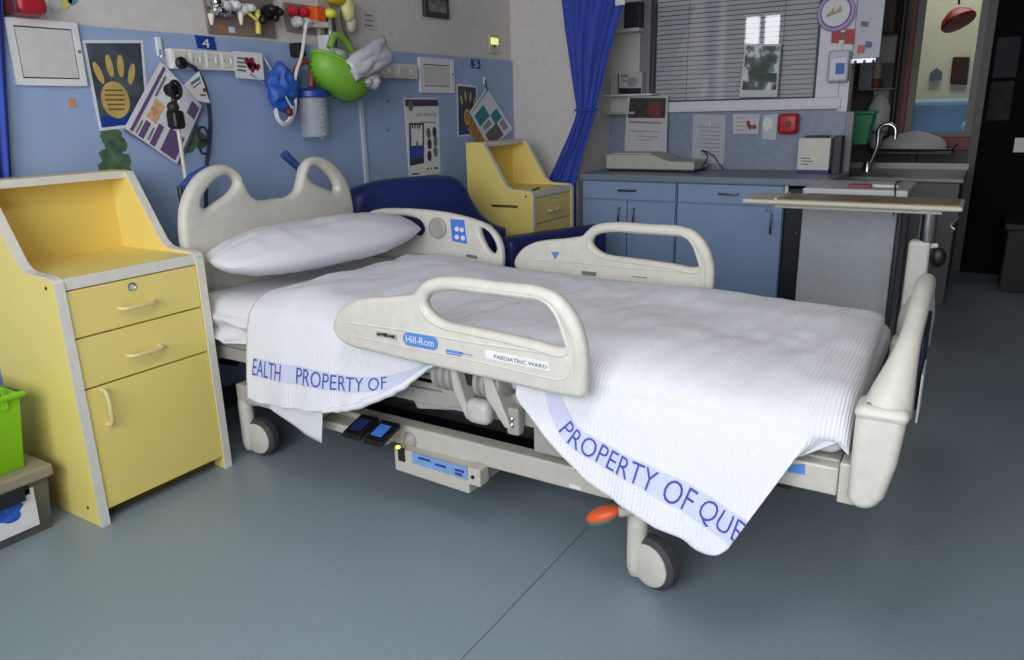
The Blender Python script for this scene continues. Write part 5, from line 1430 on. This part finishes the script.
# green basket
gbk = thing('green_basket', 'lime green holed basket hanging tilted under the gas panels', 'basket', at(340, 75, 'y', YP-.14))
YB = YP-.14
e0, e1 = at(316, 51, 'y', YB), at(364, 88, 'y', YB)
ctr = (e0+e1)/2; ax = (e1-e0); R0 = ax.length/2; axu = ax.normalized()
out = V((0, -1, 0)); nrm = axu.cross(out).normalized()
if nrm.z > 0: nrm = -nrm
bot_ = at(333, 93, 'y', YB); depth = (bot_-ctr).dot(nrm)*1.0
g = []
for i in range(17):
    th_ = PI/2*i/16
    rr_ = R0*(math.sin(th_)**.75 if th_ > 0 else 0.001); dd_ = depth*(math.cos(th_)**.8 if i < 16 else 0)
    g.append([ctr + (axu*math.cos(a)+out*math.sin(a)*.62)*rr_ + nrm*dd_ for a in [2*PI*k/40 for k in range(41)]])
MB().grid(g).build('bowl', mat('lime_basket', (120, 178, 54), .45), gbk, smooth=True, solid=.005)
MB().tube([ctr + (axu*math.cos(a)+out*math.sin(a)*.62)*R0 for a in [2*PI*k/40 for k in range(40)]], .008, 8, closed=True).build('rim', mat('lime_basket', (128, 200, 30), .4), gbk, smooth=True)
mk = MB()
for i in range(5, 14, 2):
    for k in range(20, 41):
        if (k+i) % 2: continue
        a = 2*PI*(k+.5)/40; th_ = PI/2*i/16
        dr_x = (axu*math.cos(a)+out*math.sin(a)*.62)*R0*(math.sin(th_)**.75) + nrm*depth*(math.cos(th_)**.8)
        mk.ball(ctr+dr_x*1.012, (.006, .006, .006), 8, 6)
mk.build('vent_holes', mat('hole_green', (60, 104, 20), .6), gbk, smooth=True)
hg = [at(x, y, 'y', YB+.04) for x, y in ((330, 48), (334, 36), (342, 38), (349, 46), (353, 56))]
MB().tube(catmull([tuple(p) for p in hg], 6, False), .018, 10).build('handle', mat('lime_soft', (132, 168, 74), .45), gbk, smooth=True)
c = at(332, 46, 'y', YB+.06)
MB().box((c.x-.012, YB+.05, c.z-.09), (c.x+.012, YP, c.z+.05)).build('hanging_clip', WHITE, gbk, bevel=.003)
def packet(label, px, y, seed, m):
    P = [at(a, b, 'y', y) for a, b in px]; g = []
    for i in range(15):
        v = i/14; row = []
        for j in range(15):
            u = j/14; p = (P[0]*(1-u)+P[1]*u)*(1-v)+(P[3]*(1-u)+P[2]*u)*v
            e = (math.sin(PI*u)*math.sin(PI*v))**.5
            row.append(p+V((0, -.035*e-.022*nz(u*4, v*4, seed), .006*nz(u*6, v*5, seed+3))))
        g.append(row)
    t = tag(MB().grid(g).build('medical_packet', m, smooth=True, solid=.012), label, 'packet', 'clear packets in the green basket')
    mk = MB()
    for (u, v) in ((.75, .25), (.2, .7), (.6, .75)):
        p = (P[0]*(1-u)+P[1]*u)*(1-v)+(P[3]*(1-u)+P[2]*u)*v; e = (math.sin(PI*u)*math.sin(PI*v))**.5
        for k in range(3): mk.box((p.x-.02, p.y-.035*e-.022*nz(u*4, v*4, seed)-.003, p.z-.008+.012*k), (p.x+.02-.008*k, p.y-.035*e-.022*nz(u*4, v*4, seed)+.002, p.z-.004+.012*k))
    mk.build('printing', TEXTG, t)
PKT = mat('packet_white', (206, 208, 214), .3, noise_amt=.1, scale=40, alpha=.9)
packet('large clear white medical packet sticking out of the green basket', ((346, 60), (382, 37), (392, 62), (354, 80)), YB-.10, 2, PKT)
packet('small white packet tip poking out right of the green basket', ((355, 76), (379, 73), (376, 89), (364, 85)), YB-.06, 5, mat('packet_grey', (190, 192, 198), .4))
packet('clear packet at the upper left inside the green basket', ((330, 48), (350, 56), (350, 76), (336, 70)), YB+.02, 9, mat('packet_clear', (170, 182, 170), .3, alpha=.8))

# wall notices and pictures on the right half
wn = quad('wall_notice', ((362, 9), (376, 10), (378, 31), (364, 29)), 'y', YW-.003, .003, mat('faint_paper', (206, 200, 194), .7)); tag(wn, 'faint small paper notice on the cream wall above the packets', 'notice')
lines('text_rows', [(365, 15+5*i, 373, 15.8+5*i, .006) for i in range(3)], 'y', YW-.0045, .001, TEXTG, wn)
pfm = thing('framed_picture', 'small dark framed picture at the top of the cream wall', 'picture', at(437, 18, 'y', YW))
a, b = at(424, -8, 'y', YW-.02), at(449, 19.5, 'y', YW-.02)
MB().box((a.x, YW-.025, b.z), (b.x, YW, a.z)).build('frame', mat('dark_brown_frame', (58, 50, 48), .5), pfm, bevel=.004)
MB().box((a.x+.03, YW-.027, b.z+.03), (b.x-.03, YW-.024, a.z-.03)).build('print', mat('grey_picture_print', (118, 114, 112), .4, noise_amt=.6, scale=22), pfm)
nl = thing('nurse_call_switch', 'pale switch plate with a lit yellow-green lamp near the corner', 'switch', at(494, 54, 'y', YW))
a, b = at(489.5, 34, 'y', YW-.012), at(499, 54, 'y', YW-.012)
MB().box((a.x, YW-.012, b.z), (b.x, YW, a.z)).build('plate', mat('pale_plate', (196, 186, 164), .4), nl, bevel=.003)
MB().box((a.x+.012, YW-.02, a.z-.06), (b.x-.012, YW-.011, a.z-.02)).build('lit_lamp', mat('lamp_yellow_green', (226, 238, 150), .4, emit=.7), nl, bevel=.003)
MB().box(((a.x+b.x)/2-.008, YW-.015, b.z+.035), ((a.x+b.x)/2+.008, YW-.011, b.z+.065)).build('switch_rocker', DARK, nl)
# infographic poster
ps = wq('sleep_poster', ((404, 98), (438.5, 98), (440.5, 173), (409.5, 178)), .003, .003, PAPER); tag(ps, 'white infographic poster with a purple header and a blue bed picture', 'poster')
wq('header_band', ((405, 99.5), (438, 99.5), (438.3, 106), (405.5, 106.5)), .0038, .001, mat('plum_print', (84, 48, 84), .6), ps)
ell(at(410, 106, 'y', YP), .022, .028, .001, .0045).build('green_roundel', mat('moss_print', (96, 120, 92), .6), ps)
GGP = mat('grey_green_print', (106, 122, 112), .7)
a, b = at(416.5, 117.5, 'y', YP-.004), at(436.5, 117, 'y', YP-.004); b.z = a.z
text_on('title_lettering', 'safe sleeping', a, b, .028, (0, 0, 1), GGP, ps)
wl_('subtitle', [(420, 122, 436, 122.5, .006)], .0038, GGP, ps)
wq('bed_outline', ((409, 123), (424, 123), (424, 163), (410, 166)), .0038, .001, mat('dark_plum_print', (62, 44, 60), .6), ps)
wq('bed_sheet', ((411, 125), (422.5, 125), (422.5, 146), (411.5, 147)), .0044, .001, PAPER, ps)
wq('bed_cover', ((410.5, 146), (423.5, 145), (423.5, 158), (411, 160)), .0044, .001, mat('royal_print', (44, 70, 160), .6), ps)
ell(at(416.5, 144, 'y', YP), .010, .016, .001, .005).build('head_mark', mat('green_head_print', (90, 130, 110), .6), ps)
wl_('bed_rungs', [(412+2.4*i, 126.5, 413.2+2.4*i, 126.5, .022) for i in range(4)]+[(412, 161, 422, 160, .014)], .0050, mat('dark_plum_print', (62, 44, 60), .6), ps)
for x, y, c_ in ((428, 133, (96, 104, 96)), (434, 132, (48, 50, 74)), (429, 144, (78, 42, 50)), (435, 141.5, (106, 124, 90)), (429, 156, (50, 44, 70)), (435, 152, (106, 124, 90))):
    ell(at(x, y, 'y', YP), .019, .030, .001, .0044).build('round_picture', mat('circle_%d_%d_%d' % c_, c_, .6, noise_amt=.3, scale=60), ps)
wl_('foot_print', [(412, 174.3, 419, 173.6, .008), (427, 169, 428.5, 169, .012), (431, 168.5, 432, 168.5, .012), (434.5, 168, 438, 168, .010)], .0038, TEXTB, ps)
# cable cover
a, b = at(359.5, 100, 'y', YP-.01), at(363, 100, 'y', YP-.01)
tag(MB().box((a.x, YP-.012, .75), (b.x, YP, at(361, 99, 'y', YP-.01).z)).build('cable_cover', mat('cable_cover_white', (200, 204, 212), .5), bevel=.002), 'white vertical cable cover on the blue board left of the infographic poster', 'cable cover')
# teal leaflets by the far locker
tl = thing('hanging_leaflets', 'stack of white and teal leaflets on a hook above the far locker', 'leaflet', at(486, 80, 'y', YP))
A_, B_, C_, D_ = (487, 88), (513, 129), (490, 149), (470, 112)
def bq2(name, u0, v0, u1, v1, off, m, th=.001): return wq(name, (blend(u0, v0), blend(u1, v0), blend(u1, v1), blend(u0, v1)), off, th, m, tl)
wq('orange_booklet', ((474, 117), (492, 146), (483, 149), (468, 130)), .012, .004, mat('ochre_booklet', (176, 124, 70), .6, noise_amt=.3, scale=30), tl)
bq2('front_leaflet', 0, 0, 1, 1, .022, PAPER, .005)
bq2('teal_block', .16, .44, .44, .92, .0232, TEAL); bq2('teal_block', .44, .10, .66, .42, .0232, TEAL)
bq2('photo_block', .66, .36, .96, .90, .0232, mat('small_photo', (92, 88, 96), .5, noise_amt=.5, scale=60))
bq2('blue_bar', .03, .05, .06, .95, .0232, mat('pale_blue_print', (120, 160, 190), .6)); bq2('grey_text', .48, .52, .60, .84, .0232, mat('pale_text', (140, 144, 160), .7)); bq2('grey_text', .70, .10, .90, .28, .0232, mat('pale_text', (140, 144, 160), .7))
c = at(485, 82, 'y', YP-.01)
MB().box((c.x-.008, YP-.010, c.z-.012), (c.x+.008, YP, c.z+.03)).build('hook_plate', WHITE, tl, bevel=.002)
MB().tube(catmull([tuple(at(485, 80, 'y', YP-.018)), tuple(at(486, 85, 'y', YP-.03)), tuple(at(487, 91, 'y', YP-.028))], 5, False), .004, 6).build('hook', DARK, tl, smooth=True)
# small orange stickers / sockets on the board
for x, y, lb_ in ((72, 103, 'small orange sticker on the blue board below the large access panel'), (462, 65, 'small peach sticker pair on the blue board left of the figure 5 sign')):
    a = at(x, y, 'y', YP)
    tag(MB().box((a.x-.012, YP-.002, a.z-.016), (a.x+.012, YP, a.z+.016)).build('orange_sticker', mat('sticker_orange', (206, 140, 110), .6), bevel=.0008), lb_, 'sticker')
for x, y in ((388, 101), (388, 130)):
    a = at(x, y, 'y', YP)
    tag(MB().lathe([(.008, 0), (.007, .003)], (a.x, YP, a.z), (0, -1, 0), 12).build('screw_cap', TEXTG), 'dark screw cap on the blue board left of the infographic poster, %s of two' % ('upper' if y < 120 else 'lower'), 'screw cap')
# red box on top of the left access panel
a, b = at(3, -10, 'y', YW-.10), at(45, 17, 'y', YW-.06)
rbx = thing('red_holder', 'dark red holder on the wall above the large access panel', 'holder', at(28, 17, 'y', YW))
MB().box((a.x+.035, YW-.10, b.z), (b.x, YW, a.z)).build('case', mat('deep_red', (168, 30, 44), .4), rbx, bevel=.025, seg=4)
MB().box((a.x+.03, YW-.09, b.z+.004), (a.x+.075, YW, a.z)).build('dark_side', mat('maroon_side', (96, 34, 44), .5), rbx, bevel=.006)
def leaflet_shape(name, label, px, col, th=.003, parent=None):
    return tag(quad(name, px, 'y', YW-.004, th, mat(name+'_%d' % col[0], col, .6)), label, 'wall sticker', 'cut-out stickers above the access panel')
leaflet_shape('cut_out_sticker', 'pale grey cut-out sticker at the top left right of the red holder', ((45, -8), (60, -8), (62, 8), (56, 13), (50, 9)), (196, 196, 200))
leaflet_shape('cut_out_sticker', 'yellow cut-out sticker at the top left, its point over the panel', ((61, -8), (73, -8), (72, 4), (65, 10), (62, 8)), (214, 206, 110))
leaflet_shape('cut_out_sticker', 'blue cut-out sticker at the top left edge of the photo', ((67, -8), (78, -8), (77, 2), (72, 5), (68, 2)), (80, 140, 206))

# ------------------------------------------------------------------ sink area in the passage
XS2 = 5.5
tz_ = at(880, 172, 'x', XS2).z
yl, yr = at(842, 172, 'x', XS2).y, at(946, 165, 'x', 6.3).y
zb_ = .90
sk = thing('sink_bench', 'grey stainless sink bench in the passage behind the bin', 'sink', (6.0, .35, 0))
MB().box((5.35, .12, .0), (6.05, .72, .77)).build('cabinet', mat('dim_grey_cabinet', (92, 90, 90), .5), sk, bevel=.005)  # cabinet grey darkened too, for the passage shade
MB().box((5.33, .10, .77), (6.06, .88, .80)).build('bench_top', mat('dull_steel', (118, 116, 116), .4, .5), sk, bevel=.006)
MB().box((6.03, .10, .80), (6.06, .88, .84)).build('upstand', mat('dull_steel', (118, 116, 116), .4, .5), sk)
gb_p = [at(845, 114, 'x', 5.6), at(874, 114, 'x', 5.6), at(866, 145, 'x', 5.6), at(843, 145, 'x', 5.6)]
GB = thing('green_wall_bin', 'small dark green bin hung at the end of the far wall', 'bin', gb_p[3])
MB().prism(gb_p, (.14, 0, 0)).build('body', mat('dark_green_bin', (16, 132, 84), .45), GB, bevel=.008)
MB().prism([gb_p[0]+V((-.01, .01, 0)), gb_p[1]+V((-.01, -.01, 0)), gb_p[1]+V((-.01, -.01, .02)), gb_p[0]+V((-.01, .01, .02))], (.16, 0, 0)).build('rim', mat('dark_green_bin', (16, 132, 84), .45), GB, bevel=.004)
MB().box((5.62, gb_p[0].y-.05, gb_p[0].z-.08), (5.70, .90, gb_p[0].z-.05)).build('bracket', STEEL, GB)
# panel wall end carrying the bin
struct(MB().box((5.0, .90, 0), (5.9, .95, 2.9)).build('wall_passage_side', mat('passage_side_paint', (116, 118, 120), .6)))
tp = thing('tap', 'tall bent steel tap over the passage sink', 'tap', (5.8, .5, .80))
q = [V((5.75, at(868, 168, 'x', 5.75).y, .82))] + [at(x, y, 'x', 5.75) for x, y in ((877, 146), (880, 128), (888, 124), (895, 128), (895, 139))]
MB().tube(catmull([tuple(p) for p in q], 6, False), .014, 10).build('spout', CHROME, tp, smooth=True)
a = at(867, 168, 'x', 5.75)
MB().lathe([(.03, 0), (.026, .05), (.018, .07)], (5.75, a.y, .80), ZU, 16).build('base', CHROME, tp, smooth=True)
a = at(879, 108, 'x', 6.2)
bt_ = thing('soap_bottle', 'pale wall soap bottle above the passage tap', 'dispenser', a)
MB().lathe([(.065, -.16), (.075, -.15), (.075, .0), (.05, .06), (.02, .09)], a, ZU, 24).build('bottle', mat('cloudy_bottle', (188, 190, 192), .35), bt_, smooth=True)
MB().box((6.24, a.y-.05, a.z-.2), (XB, a.y+.05, a.z+.12)).build('wall_bracket', mat('dim_bracket', (120, 118, 118), .5), bt_)
MB().lathe([(.03, -.28), (.05, -.18)], a, ZU, 16).build('nozzle', mat('cloudy_bottle', (188, 190, 192), .35), bt_, smooth=True)
# towel tray
ty_ = at(920, 152, 'x', 6.3)
tr = thing('towel_tray', 'dark wire tray on the wall under the red framed window', 'tray', ty_)
yl_, yr_ = at(872, 153, 'x', 6.3).y, at(952, 151, 'x', 6.3).y
MB().box((6.2, yr_, ty_.z-.012), (6.56, yl_, ty_.z+.006)).build('shelf', DARK, tr, bevel=.003)
MB().tube([(6.2, yl_, ty_.z+.02), (6.2, yr_, ty_.z+.02), (6.2, yr_-.03, ty_.z+.06)], .008, 8).build('rail', DARK, tr, smooth=True)
MB().box((6.5, (yl_+yr_)/2-.02, ty_.z-.15), (XB, (yl_+yr_)/2+.02, ty_.z)).build('bracket', DARK, tr)
tw = MB(); c = V((6.36, at(912, 145, 'x', 6.36).y, ty_.z+.028)); tw.ball(c, (.12, .22, .11), 28, 18)
tw.v = [V((p.x, p.y, max(p.z, ty_.z+.008))) + V((0, .02*nz(p.x*9, p.y*9, 2), .02*nz(p.x*10, p.y*8, 5) if p.z > c.z else 0)) for p in tw.v]
tag(tw.build('towel', mat('greyish_towel', (190, 186, 190), .9, bump=.2, bscale=80), smooth=True), 'crumpled pale towel lying on the dark wire tray', 'towel')
# dim clutter left of the red framed window
tag(MB().tube([(6.5, at(899, 60, 'x', 6.5).y, .9), (6.5, at(899, 60, 'x', 6.5).y, 2.85)], .022, 12).build('wall_pipe', mat('dark_pipe', (44, 42, 44), .5), smooth=True), 'dark vertical pipe left of the red framed window', 'pipe')
a, b = at(858, -6, 'x', 6.3), at(893, 32, 'x', 6.3)
wc = thing('wall_cupboard', 'dark brown red cupboard high on the passage wall', 'cupboard', a)
MB().box((6.3, b.y, b.z), (XB, a.y+.03, 2.2)).build('carcass', mat('dark_redbrown', (74, 48, 46), .5, noise_amt=.3, scale=8), wc, bevel=.005)
MB().box((6.285, b.y+.01, b.z+.01), (6.3, (a.y+b.y)/2, 2.19)).build('door', mat('dark_redbrown_door', (60, 42, 42), .5), wc, bevel=.003)
a, b = at(874, 30, 'x', 6.5), at(893, 62, 'x', 6.5)
nt_ = thing('wall_notice', 'dim pale notice sheet on the passage wall beside the pipe', 'notice', b)
MB().box((XB-.012, b.y, b.z), (XB, a.y, a.z)).build('sheet', mat('dim_sheet', (170, 164, 156), .7), nt_)
a = at(876, 80, 'x', 6.40)
rb2 = thing('red_bottle', 'small bottle with dull red base and pale top by the passage wall', 'bottle', a)
MB().lathe([(.035, -.06), (.04, -.05), (.04, .0), (.035, .01)], a, ZU, 20).build('red_base', mat('dull_red_base', (130, 42, 44), .5), rb2, smooth=True)
MB().lathe([(.035, .01), (.03, .1), (.015, .16), (.012, .2)], a, ZU, 20).build('pale_top', mat('dull_pale_top', (160, 150, 136), .5), rb2, smooth=True)
tag(MB().box((6.24, at(893, 90, 'x', 6.3).y, a.z-.075), (XB, at(858, 90, 'x', 6.3).y, a.z-.06)).build('wall_shelf', mat('dim_grey_shelf', (120, 120, 118), .5), bevel=.003), 'dim grey shelf on the passage wall carrying the small bottle', 'shelf')
tag(MB().box((6.3, at(864, 70, 'x', 6.3).y-.06, a.z-.06), (6.42, at(864, 70, 'x', 6.3).y+.03, a.z+.12)).build('grey_carton', mat('blue_grey_carton', (130, 134, 146), .5), bevel=.004), 'blue grey carton on the dim passage shelf, left of the small bottle', 'carton')

# ------------------------------------------------------------------ colour management
vs_ = SC.view_settings
vs_.view_transform = 'Standard'; vs_.look = 'None'; vs_.gamma = 1; vs_.use_curve_mapping = False
vs_.exposure = EXPO
try:
    SC.cycles.use_denoising = True; SC.cycles.max_bounces = 8; SC.cycles.diffuse_bounces = 5; SC.cycles.sample_clamp_indirect = 6; SC.cycles.adaptive_threshold = .004
    SC.cycles.caustics_reflective = False; SC.cycles.caustics_refractive = False
except Exception: pass
